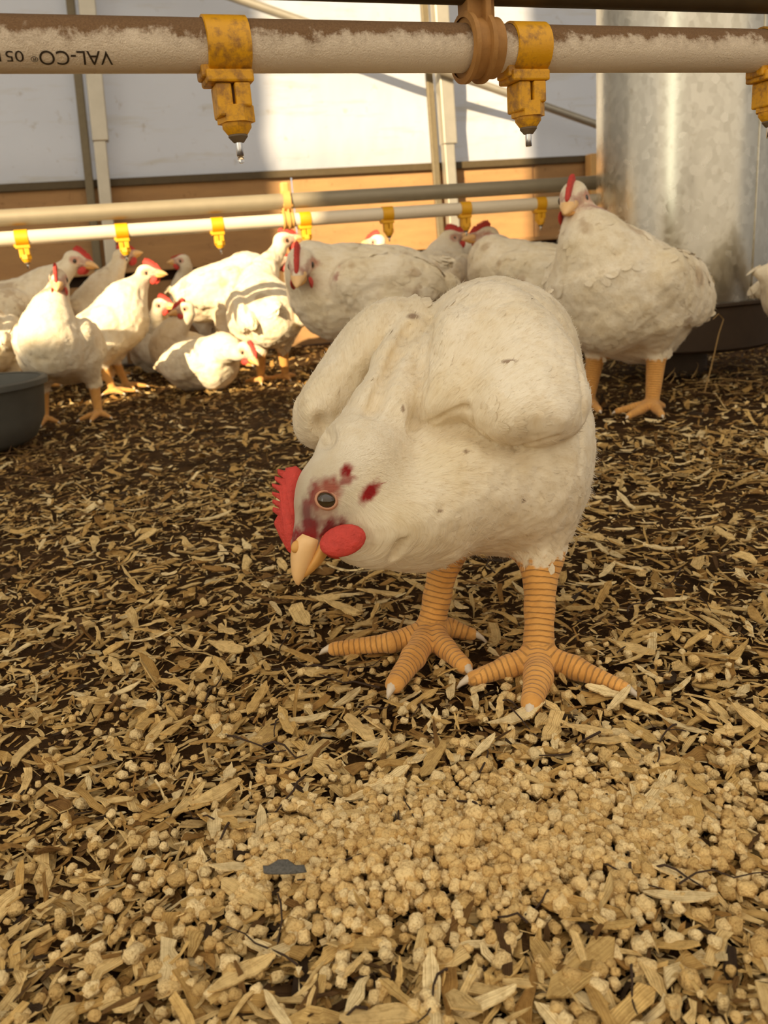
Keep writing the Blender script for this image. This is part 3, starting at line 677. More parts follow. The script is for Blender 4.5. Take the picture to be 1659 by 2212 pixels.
    for g, r in ((g1, .0020), (g2, .0022), (g3, .0010), (g4, .0012), (g5, .0014), (g6, .002), (g7, .003), (g8, .0012)): fold(g, r, .003)
    # legs
    legs = []
    def leg(thigh, hock, base, toes):
        B = G(base[0], base[1], .013); hk = P(*hock[:3]); rb = .0125
        fld.cap(P(*thigh[:3]), hk, rp(thigh[3], thigh[2]), rp(hock[3], hock[2]), .012)
        mid = hk * .45 + B * .55
        fld.chain([hk, mid, B], [rp(hock[3], hock[2]) * .92, .0100, .0118], .006)
        segs = [(hk, mid, .0), (mid, B, np.linalg.norm(mid - hk))]; L0 = np.linalg.norm(B - hk)
        tips = []
        for t in toes:
            pts = [B] + [G(x, y, z) for x, y, z, r in t]; rr = [.0100] + [r for *_, r in t]; fld.chain(pts, rr, .004); acc = L0
            for i in range(len(pts) - 1): segs.append((pts[i], pts[i + 1], acc)); acc += np.linalg.norm(pts[i + 1] - pts[i])
            tips.append((pts[-2], pts[-1], rr[-1]))
        legs.append((segs, hk, tips))
    leg((1165, 1080, .608, 84), (1168, 1196, .600, 50), (1163, 1416),
        [[(1098, 1440, .0105, .0078), (1022, 1466, .0062, .0055)], [(1163, 1462, .0110, .0098), (1148, 1520, .0078, .0072)], [(1240, 1442, .0100, .0080), (1345, 1486, .0052, .0050)]])
    leg((985, 1090, .63, 78), (962, 1200, .632, 40), (930, 1362),
        [[(845, 1388, .0100, .0075), (722, 1402, .0062, .0056)], [(893, 1420, .0105, .0090), (852, 1478, .0072, .0068)], [(962, 1400, .0100, .0078), (1004, 1440, .0068, .0060)], [(972, 1356, .011, .0072), (1018, 1370, .0058, .0052)]])
    V, Q = fld.mesh(); V = smooth_mesh(V, Q, 1); N = vnormals(V, Q)
    # attributes
    C = np.tile(WHITE, (len(V), 1)); legw = np.zeros(len(V)); arc = np.zeros(len(V))
    for segs, hk, tips in legs:
        best = np.full(len(V), 9.)
        for a, b, acc in segs:
            d, t = seg_dist(V, a, b); m = d < best; best = np.where(m, d, best); arc = np.where(m & (d < .022), acc + t * np.linalg.norm(b - a), arc)
        below = np.clip((hk[2] + .002 + .010 * fbm(V * 160, 3) - V[:, 2]) / .004, 0, 1)
        legw = np.maximum(legw, below * (best < .024))
    # plumage relief
    fz = (1 - legw); hd = np.linalg.norm(V - Hc, axis=1); amp = np.clip((hd - .03) / .04, .12, 1) * fz
    V = V + N * (amp * (.0019 * fbm(V * 42, 3) + .0006 * vnoise(V * 170)))[:, None]
    nz = fbm(V * 120, 2)
    C = C * (1 - legw[:, None]) + (LEG * (1 + .18 * nz[:, None])) * legw[:, None]
    face_colour(V, Hc, f, u, l, sh, C)
    # specks of dirt caught in the feathers
    scr = np.stack([CX + FPX * ((V - CAM) @ RT) / ((V - CAM) @ FW), CY - FPX * ((V - CAM) @ UP) / ((V - CAM) @ FW)], 1)
    for x, y, rx, ry in ((1096, 777, 13, 4), (955, 1102, 6, 3), (873, 880, 3, 7), (1136, 1086, 5, 3), (897, 678, 12, 8), (1010, 972, 4, 4)):
        # the nearest skin point under each speck, then a small stain round it in 3-D
        m = (np.abs(scr[:, 0] - x) < 6) & (np.abs(scr[:, 1] - y) < 6)
        if not m.any(): continue
        c0 = V[m][np.argmin((V[m] - CAM) @ FW)]; d = V - c0
        w = np.clip(1.5 - np.sqrt((d @ RT / rp(rx, .58)) ** 2 + (d @ UP / rp(ry, .58)) ** 2 + (d @ FW / .01) ** 2), 0, .75)
        C = C * (1 - w[:, None]) + np.array(srgb(120, 80, 45)) * w[:, None]
    tail = P(1175, 650, .70); flow = V - Hc; flow = flow / np.linalg.norm(flow, axis=1, keepdims=True) + .9 * nrm(tail - Hc) + np.array([0, 0, -.25]); flow /= np.linalg.norm(flow, axis=1, keepdims=True)
    base = G(1050, 1400); root = empty('chicken', (base[0], base[1], 0))
    tag(root, 'large white chicken in front bending its red-combed head down to the wood shavings', 'chicken', 'white broiler chickens')
    me = mesh_np('chicken_body', V, Q, True, C, dict(leg=legw, arc=arc, fuv=V - .84 * (V * flow).sum(1, keepdims=True) * flow)); link('body', me, M['bird'], root)
    head_parts(root, Hc, f, u, l, sh, 2)
    for segs, hk, tips in legs:
        for a, b, r in tips:
            d = nrm(b - a); b2 = MB(); up_ = np.array([0, 0, 1.])
            b2.tube([b - d * .002, b + d * .004 + up_ * .0012, b + d * .009 - up_ * .0006, b + d * .0125 - up_ * .0035], [r * .62, r * .58, r * .36, .0006], 8)
            b2.build('claw', M['claw'], root, 2)
    # feather coat
    free = (legw < .05) & (hd > .036) & (V[:, 2] > .06) & convex(V, Q, N)
    for q in fold_pts: free &= ((V - q) ** 2).sum(1) > .0115 ** 2
    ids = np.flatnonzero(free); dens = 4600; pick = rng.choice(ids, dens, replace=False)
    ln = np.clip(.005 + .075 * (hd - .03), .005, .0155); feathers('feather_coat', V, N, C, pick, flow, ln, ln * .62, .0010, root, rng, .5)
    fr = np.flatnonzero((legw < .05) & (hd > .034)); down('down', V, N, C, rng.choice(fr, 15000, replace=False), flow, .0034, rng, root, .16)
    lowr = fr[(V[fr, 2] < .15) & (hd[fr] > .09)]; down('down', V, N, C, rng.choice(lowr, 2600, replace=False), flow + np.array([0, 0, -.6]), .0060, rng, root, .35)
    return root
main_chicken()

# ------------------------------------------------------------------ the flock behind
def unit(yaw, pitch=0): y, p = math.radians(yaw), math.radians(pitch); return np.array([math.cos(y) * math.cos(p), math.sin(y) * math.cos(p), math.sin(p)])
def bird(label, foot, yaw, head, hdir, s=1., sit=False, pitch=14, h=.004, body_z=.195, legs=True, nf=500, seed=0, comb=1., spread=.05, fuzz=False, tail=1., fat=1.):
    rng = np.random.default_rng(100 + seed)
    o = G(*foot) if len(foot) == 2 else P(*foot) * [1, 1, 0]
    o = np.array([o[0], o[1], 0.]); fd = unit(yaw); lf = np.array([-fd[1], fd[0], 0])
    bz = (.082 if sit else body_z)
    def L(x, y, z): return o + s * (fd * x + lf * y + Z3 * z)
    cp, sp_ = math.cos(math.radians(pitch)), math.sin(math.radians(pitch))
    def Bp(x, y, z): return L(x * cp - z * sp_, y, bz + x * sp_ + z * cp)        # body space
    bax = np.array([fd * cp + Z3 * sp_, lf, Z3 * cp - fd * sp_])
    Hp = P(*head); hf = unit(*hdir); hl = nrm(np.cross(Z3, hf)); hu = np.cross(hf, hl)
    hs = s * 1.06
    lo = np.minimum(o - .24 * s, Hp - .06); hi = np.maximum(o + .24 * s, Hp + .06); lo[2] = -.006; hi[2] = max(Hp[2] + .06, s * .36)
    fld = Field(lo, hi, h)
    fld.ell(Bp(-.015, 0, 0), np.array([.122, .084 * fat, .076 * fat]) * s, bax)
    fld.ell(Bp(.048, 0, -.004), np.array([.070, .076 * fat, .078 * fat]) * s, bax, .03)
    fld.ell(Bp(-.070, 0, -.010), np.array([.078, .072 * fat, .072 * fat]) * s, bax, .03)
    fld.cap(Bp(-.105, 0, .018), Bp(-.155, 0, .040 * tail), .040 * s, .010 * s, .02)
    fld.ell(Bp(.085, 0, .024), np.array([.045, .052, .060]) * s, bax, .025)
    for sg in (-1, 1):
        fld.ell(Bp(-.030, sg * .076 * fat, .008), np.array([.094, .024, .050]) * s, np.array([nrm(bax[0] - .12 * bax[2]), bax[1], bax[2]]), .006)
        fld.ell(Bp(.026, sg * .074 * fat, .012), np.array([.044, .024, .042]) * s, bax, .010)
        fld.ell(Bp(-.096, sg * .062, .002), np.array([.058, .018, .026]) * s, np.array([nrm(bax[0] + .15 * bax[2]), bax[1], bax[2]]), .005)
    # neck
    n0 = Bp(.072, 0, .018); n3 = Hp - hf * .012 * hs - hu * .004 * hs; d = n3 - n0; up_ = np.linalg.norm(d)
    n1 = n0 + (fd * .30 + Z3 * .8) * up_ * .40; n2 = n3 - (hf * .22 + Z3 * .65) * up_ * .36
    ts = np.linspace(0, 1, 8); pts = [(1 - t) ** 3 * n0 + 3 * (1 - t) ** 2 * t * n1 + 3 * (1 - t) * t * t * n2 + t ** 3 * n3 for t in ts]
    rr = [s * (.056 - .039 * (t ** .55)) * (1 + (fat - 1) * max(0, 1 - 1.6 * t)) for t in ts]; fld.chain(pts[:5], rr[:5], .026); fld.chain(pts[4:], rr[4:], .010)
    # head
    fld.ell(Hp - hf * .006 * hs + hu * .002 * hs, np.array([.0260, .0190, .0210]) * hs, np.array([hf, hl, hu]), .007)
    fld.cap(Hp + hf * .008 * hs, Hp + hf * .030 * hs + hu * .003 * hs, .0150 * hs, .0105 * hs, .006)
    segs_all = []; tips = []
    if legs and not sit:
        for sg in (-1, 1):
            hip = Bp(-.010, sg * .050, -.035); hk = L(-.018, sg * spread, .090); B = L(.004, sg * (spread + .004), .013)
            fld.cap(hip, hk, .052 * s, .0185 * s, .016); fld.chain([hk, B], [.0155 * s, .0100 * s], .008)
            segs = [(hk, B, 0.)]; L0 = np.linalg.norm(B - hk)
            for ang, ln in ((-48, .052), (-6, .062), (40, .052), (170, .026)):
                a_ = math.radians(ang * (1 if sg > 0 else -1)); dv = fd * math.cos(a_) + lf * math.sin(a_); m = B + dv * ln * .5 * s - Z3 * .004; e = B + dv * ln * s; e[2] = .0058; m[2] = .010
                fld.chain([B, m, e], [.0088 * s, .0072 * s, .0052 * s], .004); segs += [(B, m, L0), (m, e, L0 + .03)]; tips.append((m, e, .0052 * s))
            segs_all.append((segs, hk))
    V, Q = fld.mesh(); V = smooth_mesh(V, Q, 1); N = vnormals(V, Q)
    C = np.tile(WHITE, (len(V), 1)); legw = np.zeros(len(V)); arc = np.zeros(len(V))
    for segs, hk in segs_all:
        best = np.full(len(V), 9.)
        for a, b, acc in segs:
            d_, t = seg_dist(V, a, b); m = d_ < best; best = np.where(m, d_, best); arc = np.where(m & (d_ < .022), acc + t * np.linalg.norm(b - a), arc)
        legw = np.maximum(legw, np.clip((hk[2] - .012 + .006 * fbm(V * 200 + seed, 2) - V[:, 2]) / .004, 0, 1) * (best < .028))
    hd = np.linalg.norm(V - Hp, axis=1); amp = np.clip((hd - .03) / .05, .1, 1) * (1 - legw)
    V = V + N * (amp * (.0042 * fbm(V * 26 + seed * 3, 3) + .0016 * vnoise(V * 90)))[:, None]
    C = C * (1 - legw[:, None]) + LEG * legw[:, None]
    dirt = np.clip(fbm(V * 22 + 50 + seed * 7, 3) * 2.2 - .75, 0, .5) * (1 - legw) * (hd > .07); C = C * (1 - dirt[:, None]) + np.array(srgb(168, 132, 92)) * dirt[:, None]
    face_colour(V, Hp, hf, hu, hl, hs, C, False)
    root = tag(empty('chicken', o), label, 'chicken', 'white broiler chickens')
    link('body', mesh_np('chicken_body', V, Q, True, C, dict(leg=legw, arc=arc, fuv=V - .84 * (V @ bax[0])[:, None] * bax[0])), M['bird'], root)
    head_parts(root, Hp, hf, hu, hl, hs, 1, comb, .85)
    for a, b, r in tips:
        d_ = nrm(b - a); b2 = MB(); b2.tube([b - d_ * .002, b + d_ * .006 - Z3 * .0005, b + d_ * .011 - Z3 * .003], [r * .6, r * .45, .0006], 6); b2.build('claw', M['claw'], root, 2)
    flow = -bax[0][None] * np.ones((len(V), 1)) + .6 * nrm(n0 - n3)[None] * np.exp(-hd / .06)[:, None] + np.array([0, 0, -.35])
    free = np.flatnonzero((legw < .05) & (hd > .045) & convex(V, Q, N, .00006))
    ln = np.clip(.008 + .12 * (hd - .04), .008, .024) * s
    feathers('feather_coat', V, N, C, rng.choice(free, min(nf, len(free)), replace=False), flow, ln, ln * .6, .0007, root, rng, .8)
    fr = np.flatnonzero((legw < .05) & (hd > .05)); down('down', V, N, C, rng.choice(fr, min(6000 if fuzz else 1500, len(fr)), replace=False), flow, .0065, rng, root, .35)
    return root
bird('big white chicken standing on the right before the feeder, facing the viewer', (1340, 884), -134, (1238, 432, 1.385), (-116, -20), 1.18, h=.0026, nf=1500, seed=1, body_z=.176, pitch=16, tail=-.9, fat=1.16, spread=.050, fuzz=True, comb=.75)
bird('white chicken in half sun facing the viewer beside the rubber tub', (158, 908), -84, (126, 606, 1.76), (-78, -22), .93, h=.0032, nf=900, seed=2, pitch=14, body_z=.185, spread=.062)
bird('grey-shaded chicken seen from behind at the left edge, behind the tub', (0, 892), 108, (-70, 640, 2.05), (120, 0), .97, seed=3, pitch=2)
bird('sunlit chicken looking right at the far left, behind the one facing the viewer', (64, 846), 4, (166, 564, 2.42), (2, -22), 1.15, seed=4, body_z=.215, pitch=4)
bird('sunlit chicken with stretched neck and head under a yellow nipple', (216, 820), -24, (268, 554, 2.60), (25, 8), 1.08, seed=5, pitch=26, body_z=.185)
bird('shaded chicken with bright red comb looking right, left of the dark gap', (258, 846), -4, (320, 590, 2.30), (-4, -8), .98, seed=6, pitch=30, body_z=.185, comb=1.15)
bird('small distant chicken looking left before the dark boards', (455, 770), 168, (392, 564, 3.02), (178, -2), .98, seed=7, pitch=14, body_z=.205, comb=.35)
bird('sitting chicken with its head turned right, left one of the resting pair', (352, 800), -70, (350, 660, 2.62), (-20, -8), .98, True, seed=8, pitch=20)
bird('sitting chicken with its red head turned left, right one of the resting pair', (404, 814), -120, (398, 668, 2.44), (196, -14), .90, True, seed=9, pitch=12)
bird('low sunlit chicken crouching with lowered red head by the yellow legs', (447, 840), -34, (532, 760, 2.06), (-30, -46), .86, True, seed=10, pitch=2)
bird('chicken with brightly sunlit back behind the one with yellow legs', (506, 790), 14, (600, 566, 2.70), (20, 0), 1.10, seed=11, body_z=.235, pitch=12)
bird('chicken with shaded wing and bright yellow legs, its head raised to the far pipe', (592, 825), 108, (616, 520, 2.36), (20, 4), 1.04, seed=12, pitch=14, spread=.030, nf=800, h=.0032, body_z=.195)
bird('big greyish chicken turning its lowered head to the viewer, left of the pecking one', (800, 868), 196, (650, 574, 1.62), (-98, -34), 1.24, h=.003, nf=1300, seed=13, pitch=2, body_z=.195, fuzz=True)
bird('chicken of which only the sunlit head top shows over the greyish one', (818, 778), 160, (812, 524, 2.60), (150, 0), 1.0, seed=14, pitch=10, body_z=.20)
bird('shaded chicken looking right towards the one opposite, in the middle distance', (952, 796), 62, (976, 516, 2.24), (14, 4), 1.05, seed=15, pitch=14, body_z=.225)
bird('shaded chicken looking left with folded wing towards the viewer', (1138, 803), 174, (1048, 512, 2.04), (184, -2), 1.04, seed=16, pitch=6, body_z=.23, nf=800)
bird('distant sunlit chicken glimpsed between the two facing heads', (1012, 756), 150, (1004, 520, 2.75), (160, 0), .90, seed=17, pitch=14, body_z=.25)
bird('chicken cut by the right edge with only tail and foot in view', (1830, 842), -12, (1960, 640, 1.72), (-10, 0), 1.05, seed=18, pitch=8)

# ------------------------------------------------------------------ litter: shavings, feed pellets, straw
TAN = np.array([srgb(232, 200, 136), srgb(216, 180, 112), srgb(196, 158, 92), srgb(242, 218, 164), srgb(168, 128, 68), srgb(126, 92, 46), srgb(88, 62, 30), srgb(58, 41, 21)])
def chips(pos, yaw, tilt, roll, ln, wd, curl, col, rng, thick):
    """irregular torn strips; four stations along, two across"""
    n = len(pos); us = np.array([-1, -.36, .34, 1.]); prof = np.array([.72, 1., .95, .62])
    cy, sy = np.cos(yaw), np.sin(yaw); ct, st = np.cos(tilt), np.sin(tilt); cr, sr = np.cos(roll), np.sin(roll)
    a = np.stack([cy * ct, sy * ct, st], 1); b0 = np.stack([-sy, cy, np.zeros(n)], 1); c0 = np.cross(a, b0); b = b0 * cr[:, None] + c0 * sr[:, None]; c = np.cross(a, b)
    top = []
    for i, u in enumerate(us):
        for v in (-1, 1):
            w = prof[i] * rng.uniform(.55, 1.25, n); du = rng.uniform(-.22, .22, n)
            top.append(pos + a * ((u + du) * ln / 2)[:, None] + b * (v * w * wd / 2 + .18 * wd * rng.normal(size=n))[:, None] + c * (curl * ln * (u * u - .4) + .05 * wd * rng.normal(size=n))[:, None])
    T = np.stack(top, 1); ft = [(0, 1, 3, 2), (2, 3, 5, 4), (4, 5, 7, 6)]
    if thick is None: V = T; k = 8; f = ft
    else:
        V = np.concatenate([T, T - c[:, None, :] * thick[:, None, None]], 1); k = 16
        f = ft + [tuple(8 + j for j in q[::-1]) for q in ft] + [(1, 9, 11, 3), (3, 11, 13, 5), (5, 13, 15, 7), (2, 10, 8, 0), (4, 12, 10, 2), (6, 14, 12, 4), (0, 8, 9, 1), (7, 15, 14, 6)]
    gv = np.tile(np.array([0., 1.] * 4 * (k // 8)), (n, 1)) * wd[:, None] + rng.uniform(0, 50, (n, 1))
    C = np.repeat(col[:, None, :], k, 1) * rng.uniform(.9, 1.1, (n, k, 1))
    F_ = (np.array(f)[None] + (np.arange(n) * k)[:, None, None]).reshape(-1, 4)
    return V.reshape(-1, 3), F_, C.reshape(-1, 3), gv.ravel()
def spread(rng, n, y0, y1, power, half=.58, pad=.26):
    t = rng.random(n); e = 1 - power; y = (y0 ** e + t * (y1 ** e - y0 ** e)) ** (1 / e) if abs(e) > 1e-6 else y0 * (y1 / y0) ** t
    return (rng.uniform(-1, 1, n) * (half * y + pad) + .02), y
def chip_set(rng, n, y0, y1, power, lmean, asp, lift, light, thick, darkfar=True):
    x, y = spread(rng, n, y0, y1, power); z = ground_z(x, y) + rng.random(n) ** 1.5 * lift - .004
    y = np.minimum(y, WA[1] + (x - WA[0]) * WD[1] / WD[0] - .10 - .3 * rng.random(n))
    ln = lmean * np.clip(np.exp(rng.normal(0, .42, n)), .3, 2.0); wd = ln * rng.uniform(*asp, n)
    w = np.array([.20, .20, .18, .10, .14, .09, .05, .04]); 
    far = np.clip((y - .75) / 1.0, 0, 1) if darkfar else np.zeros(n)
    patch = np.clip(.5 + .9 * fbm(np.stack([x * 6, y * 6, x * 0], 1), 2), 0, 1)
    u = rng.random(n) ** (1.0 / (.55 + .75 * far + .7 * patch * (1 - light)))      # darker, more rotted shavings where trodden
    idx = np.searchsorted(np.cumsum(w), np.clip(u, 0, .999)); col = TAN[np.clip(idx, 0, 7)] * rng.uniform(.82, 1.12, (n, 1))
    steep = rng.random(n) < .07
    tilt = rng.normal(0, .20, n) + steep * rng.normal(0, .6, n); roll = rng.normal(0, .22, n)
    z = z + np.abs(np.sin(tilt)) * ln * .35
    return chips(np.stack([x, y, z], 1), rng.uniform(0, 2 * math.pi, n), tilt, roll, ln, wd, rng.normal(0, .05, n), col, rng, (np.clip(wd * .12, .0004, .0011) if thick else None))
rng = np.random.default_rng(5); q = 1
parts = [chip_set(rng, int(17000 * q), .12, 1.15, 1.0, .0140, (.10, .38), .010, .5, True), chip_set(rng, int(34000 * q), .12, 1.3, .9, .0080, (.10, .40), .008, .4, False),
         chip_set(rng, int(19000 * q), 1.0, 2.6, .6, .0150, (.12, .42), .010, .2, False), chip_set(rng, int(9000 * q), 2.2, 3.7, .3, .020, (.15, .4), .010, .2, False)]
Vs, Fs, Cs, Gs, n0 = [], [], [], [], 0
for V, F_, C, g_ in parts: Gs.append(g_); Vs.append(V); Fs.append(F_ + n0); Cs.append(C); n0 += len(V)
o = link('wood_shavings', mesh_np('wood_shavings', np.concatenate(Vs), np.concatenate(Fs), False, np.concatenate(Cs), dict(grain=np.concatenate(Gs))), M['chip'])
tag(o, 'bed of torn tan and brown wood shavings covering the whole floor', 'wood shavings', None, 'stuff')

# the largest shavings lie singly on top
var = []
for i in range(30):
    r = np.random.default_rng(400 + i); L_ = r.uniform(.020, .042); c_ = TAN[r.choice([0, 1, 2, 3], p=[.35, .3, .1, .25])][None] * r.uniform(.9, 1.1)
    # five stations, ragged outline, real thickness
    k_ = 7; us = np.linspace(-1, 1, k_); wmax = L_ * r.uniform(.12, .34); cen = np.cumsum(r.normal(0, .05, k_)) * wmax; pr = np.clip(1 - np.abs(us) ** r.uniform(2, 5) * .8, .12, 1) * r.uniform(.7, 1.2, k_)
    cu = r.uniform(-.10, .10); top = [(u * L_ / 2 + r.normal(0, .03) * L_, cen[j] + v * pr[j] * wmax / 2 * r.uniform(.8, 1.15), cu * L_ * (u * u - .3) + .06 * wmax * v * r.normal()) for j, u in enumerate(us) for v in (-1, 1)]
    T = np.array(top); th = r.uniform(.0006, .0013); V = np.concatenate([T, T - [0, 0, th]]); m = 2 * k_
    f = []
    for j in range(k_ - 1):
        a = 2 * j; f += [(a, a + 1, a + 3, a + 2), (m + a + 2, m + a + 3, m + a + 1, m + a), (a + 1, m + a + 1, m + a + 3, a + 3), (a + 2, m + a + 2, m + a, a)]
    f += [(0, m, m + 1, 1), (m - 1, 2 * m - 1, 2 * m - 2, m - 2)]
    me = mesh_np('wood_shaving', V, f, False, np.repeat(c_, len(V), 0) * r.uniform(.88, 1.08, (len(V), 1)), dict(grain=V[:, 1] + i)); me.materials.append(M['chip']); var.append(me)
rng = np.random.default_rng(21); x, y = spread(rng, 2400, .21, 1.15, 1.0, .46, -.03); cnt = 0
pile = np.array(G(1000, 1840)[:2])
foot_pts = [G(*p)[:2] for p in ((1163, 1440), (930, 1390), (1100, 1450), (1250, 1455), (860, 1400), (1000, 1420), (870, 1450), (1150, 1490))]
taken = []
for xi, yi in zip(x, y):
    if cnt >= 300: break
    p = np.array([xi, yi]); dp = np.hypot((p[0] - pile[0]) / .11, (p[1] - pile[1]) / .05)
    if dp < 1 and rng.random() < .9: continue
    if min(np.hypot(*(p - fp)) for fp in foot_pts) < .028: continue
    if taken and min(np.hypot(*(p - t_)) for t_ in taken) < .009: continue
    v = np.array([xi, yi, 0]) - CAM; d = v @ FW; sx, sy = CX + FPX * (v @ RT) / d, CY - FPX * (v @ UP) / d
    if not (-20 < sx < W + 20 and 1010 < sy < H + 30): continue
    taken.append(p); o = bpy.data.objects.new('wood_shaving', var[rng.integers(30)]); COL.objects.link(o)
    o.location = (xi, yi, float(ground_z(np.array([xi]), np.array([yi]))[0]) + rng.uniform(.005, .009)); o.rotation_euler = (rng.normal(0, .16), rng.normal(0, .16), rng.uniform(0, 6.28)); o.scale = (s_ := rng.uniform(.75, 1.3) * (.8 + .3 * yi), s_, s_)
    tag(o, 'torn pale wood shaving lying loose on top of the litter', 'wood shaving', 'loose wood shavings on the litter'); cnt += 1

# feed pellets: a spilled heap in front
def pellet_mesh(r, n=9):
    rad = r.uniform(.0021, .0030); ln = r.uniform(.0034, .0060); V = []
    for z, k_ in ((-.5, .72), (-.36, 1.), (.36, 1.), (.5, .72)):
        for t in np.linspace(0, 2 * math.pi, n, endpoint=False): V.append((rad * k_ * math.cos(t) * r.uniform(.72, 1.2), rad * k_ * math.sin(t) * r.uniform(.72, 1.2), z * ln * r.uniform(.85, 1.15)))
    V += [(0, 0, -.5 * ln), (0, 0, .5 * ln)]; f = []
    for i in range(3): f += [(i * n + j, i * n + (j + 1) % n, (i + 1) * n + (j + 1) % n, (i + 1) * n + j) for j in range(n)]
    tri = [((j + 1) % n, j, 4 * n) for j in range(n)] + [(3 * n + j, 3 * n + (j + 1) % n, 4 * n + 1) for j in range(n)]
    return np.array(V), f, tri
PC = np.array([srgb(242, 210, 148), srgb(232, 196, 130), srgb(248, 220, 162), srgb(218, 180, 114)])
rng = np.random.default_rng(31); NP = int(3600)
# heap: dense ellipse; scatter: everywhere in the foreground
hx = rng.normal(0, 1, NP); hy = rng.normal(0, 1, NP); isheap = rng.random(NP) < .74
px_ = np.where(isheap, pile[0] + .012 + hx * .074 + .25 * hy * .03, rng.uniform(-.24, .26, NP)); py_ = np.where(isheap, pile[1] + .002 + hy * .029, .22 + rng.random(NP) ** 1.5 * .34)
ok = (py_ > .17); px_, py_ = px_[ok], py_[ok]
hd_ = np.exp(-((px_ - pile[0]) / .085) ** 2 - ((py_ - pile[1] + .01) / .048) ** 2)
pz_ = ground_z(px_, py_) + .003 + hd_ * .010 * rng.random(len(px_)) + .003 * rng.random(len(px_))
meshes = [pellet_mesh(np.random.default_rng(700 + i)) for i in range(14)]; rot = rng.uniform(0, 6.28, (len(px_), 3))
V_, F4, C_, F3, n0 = [], [], [], [], 0
# the nearest and topmost become single pellets
score = pz_ * 220 - py_ * 2.2 + .35 * rng.random(len(px_)); sx = CX + FPX * ((np.stack([px_, py_, pz_], 1) - CAM) @ RT) / ((np.stack([px_, py_, pz_], 1) - CAM) @ FW); sy = CY - FPX * ((np.stack([px_, py_, pz_], 1) - CAM) @ UP) / ((np.stack([px_, py_, pz_], 1) - CAM) @ FW)
vis = (sx > 10) & (sx < W - 10) & (sy < H - 10); single = set(np.argsort(-(score + np.where(vis, 0, -99)))[:300].tolist())
pm = []
for i, (a, f4, f3) in enumerate(meshes):
    me = bpy.data.meshes.new('feed_pellet'); me.from_pydata([tuple(v) for v in a], [], f4 + f3); me.update()
    ca = me.color_attributes.new('Col', 'FLOAT_COLOR', 'POINT'); ca.data.foreach_set('color', np.tile(np.array([*PC[i % 4], 1.]), len(a)).astype(np.float32)); me.materials.append(M['pellet'])
    me.polygons.foreach_set('use_smooth', np.ones(len(me.polygons), bool)); pm.append(me)
from mathutils import Euler
Fall = []
for i in range(len(px_)):
    k_ = i % 14; E_ = Euler(rot[i]); s_ = float(np.clip(np.exp(rng.normal(0, .22)), .55, 1.6))
    if i in single:
        o = bpy.data.objects.new('feed_pellet', pm[k_]); COL.objects.link(o); o.location = (px_[i], py_[i], pz_[i]); o.rotation_euler = E_; o.scale = (s_, s_, s_)
        tag(o, 'crumbly tan feed pellet lying on the spilled heap in front', 'feed pellet', 'spilled feed pellets'); continue
    a, f4, f3 = meshes[k_]; Rm = np.array(E_.to_matrix()); V_.append(a @ Rm.T * s_ + [px_[i], py_[i], pz_[i]]); C_.append(np.tile(PC[rng.integers(4)] * rng.uniform(.85, 1.08), (len(a), 1)))
    Fall += [tuple(n0 + j for j in f_) for f_ in f4] + [tuple(n0 + j for j in f_) for f_ in f3]; n0 += len(a)
me = bpy.data.meshes.new('feed_pellets'); V_ = np.concatenate(V_); me.from_pydata(V_.tolist(), [], Fall); me.update()
ca = me.color_attributes.new('Col', 'FLOAT_COLOR', 'POINT'); ca.data.foreach_set('color', np.concatenate([np.concatenate(C_), np.ones((len(V_), 1))], 1).astype(np.float32).ravel()); me.polygons.foreach_set('use_smooth', np.ones(len(me.polygons), bool))
tag(link('feed_pellets', me, M['pellet']), 'mass of small tan feed pellets spilled among the shavings', 'feed pellets', None, 'stuff')

# dark twigs and fibres lying across the litter
rng = np.random.default_rng(41); tw = 0
for i in range(400):
    if tw >= 70: break
    x, y = spread(rng, 1, .24, 1.2, 1.0, .44, -.03); x, y = float(x[0]), float(y[0])
    if min(np.hypot(x - fp[0], y - fp[1]) for fp in foot_pts) < .03: continue
    L_ = rng.uniform(.018, .055) * (.7 + .5 * y); a0 = rng.uniform(0, 6.28); pts = []; a_ = a0; p = np.array([0., 0, 0])
    for j in range(6): pts.append(p + np.array([0, 0, .004 * math.sin(j * 1.3) * rng.random()])); a_ += rng.normal(0, .28); p = p + np.array([math.cos(a_), math.sin(a_), rng.normal(0, .04)]) * L_ / 5
    z = float(ground_z(np.array([x]), np.array([y]))[0]); org = np.array([x, y, z + .009])
    b = MB(); b.tube([org + p_ for p_ in pts], list(np.linspace(.00075, .00035, 6) * rng.uniform(.6, 1.2)), 5); o = b.build('twig', M['twig'], None, True, origin=org)
    tag(o, 'thin dark twig lying among the wood shavings', 'twig', 'dark twigs in the litter'); tw += 1

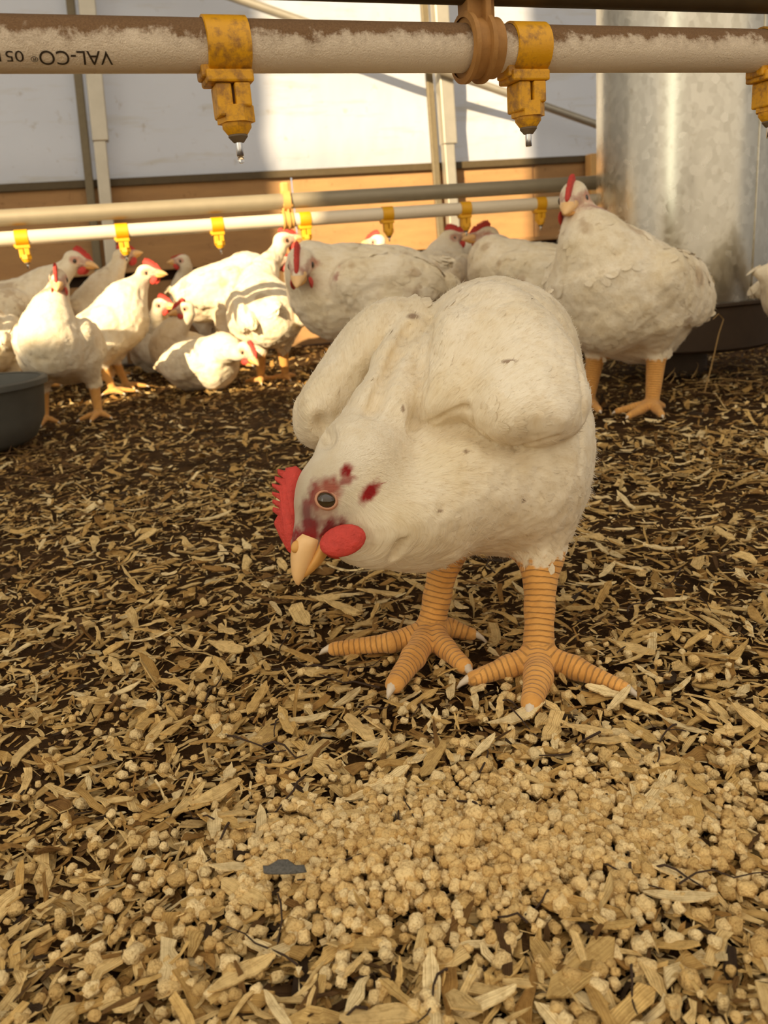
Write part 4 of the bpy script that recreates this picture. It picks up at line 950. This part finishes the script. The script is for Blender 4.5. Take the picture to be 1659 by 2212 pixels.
# straw standing and lying round the feeder and the tub
def stalk(name, pts, r0, m, lab, group=None, cat='straw'):
    b = MB(); b.tube(pts, list(np.linspace(r0, r0 * .5, len(pts))), 6); o = b.build(name, m, None, True, origin=pts[0]); tag(o, lab, cat, group); return o
b0 = G(1522, 842); stalk('straw_stalk', [b0 - Z3 * .006, P(1537, 790, 1.66), P(1553, 720, 1.665), P(1563, 690, 1.67), P(1552, 678, 1.66), P(1540, 690, 1.65)], .0016, M['drywood'], 'tall bent straw stalk leaning in front of the feeder pan')
rng = np.random.default_rng(51)
for i in range(46):
    sx_, sy_ = rng.uniform(1400, 1655), rng.uniform(806, 858); g = G(sx_, sy_); a_ = rng.uniform(0, 6.28); L_ = rng.uniform(.03, .09); st = rng.random() < .35; up_ = rng.uniform(.5, 1.2) if st else rng.uniform(.0, .22)
    pts = [g + np.array([math.cos(a_ + .5 * t) * L_ * t, math.sin(a_ + .5 * t) * L_ * t, .004 + up_ * L_ * t - .5 * up_ * L_ * t * t]) for t in np.linspace(0, 1, 6)]
    if any(np.hypot(p[0] - .68, p[1] - 1.97) < .2 and p[2] > .05 for p in pts): continue
    stalk('straw', pts, .0011, M['drywood'] if rng.random() < .45 else M['darkstraw'], 'bent straw on the floor under the feeder', 'straw under the feeder')
for i in range(70):
    sx_, sy_ = rng.uniform(-30, 150) , rng.uniform(965, 1050); g = G(sx_, sy_); a_ = rng.uniform(0, 6.28); L_ = rng.uniform(.03, .08); up_ = rng.uniform(.0, .5)
    pts = [g + np.array([math.cos(a_ + .7 * t) * L_ * t, math.sin(a_ + .7 * t) * L_ * t, .004 + up_ * L_ * t - .5 * up_ * L_ * t * t]) for t in np.linspace(0, 1, 6)]
    stalk('straw', pts, .0010, M['darkstraw'], 'dark straw in the matted clump before the rubber tub', 'dark straw before the tub')
# grey speckled flake in the pellets
g = G(617, 1925); b = MB(); t = np.linspace(0, 2 * math.pi, 14, endpoint=False)
b.prism([(.0105 * math.cos(a) * (1 + .12 * math.sin(3 * a + 1)), (.0058 * math.sin(a) + .0012 * math.sin(5 * a)) if math.sin(a) > 0 else .0008 * math.sin(a)) for a in t], g + Z3 * .011, nrm(RT * .98 + UP * .02), nrm(Z3 * .6 - np.array([0, -1., 0]) * .8), nrm(np.array([0, -1., .75])), .003, .15)
tag(b.build('stone_flake', M['stone'], None, 2), 'grey speckled flake half buried in the feed pellets', 'flake')
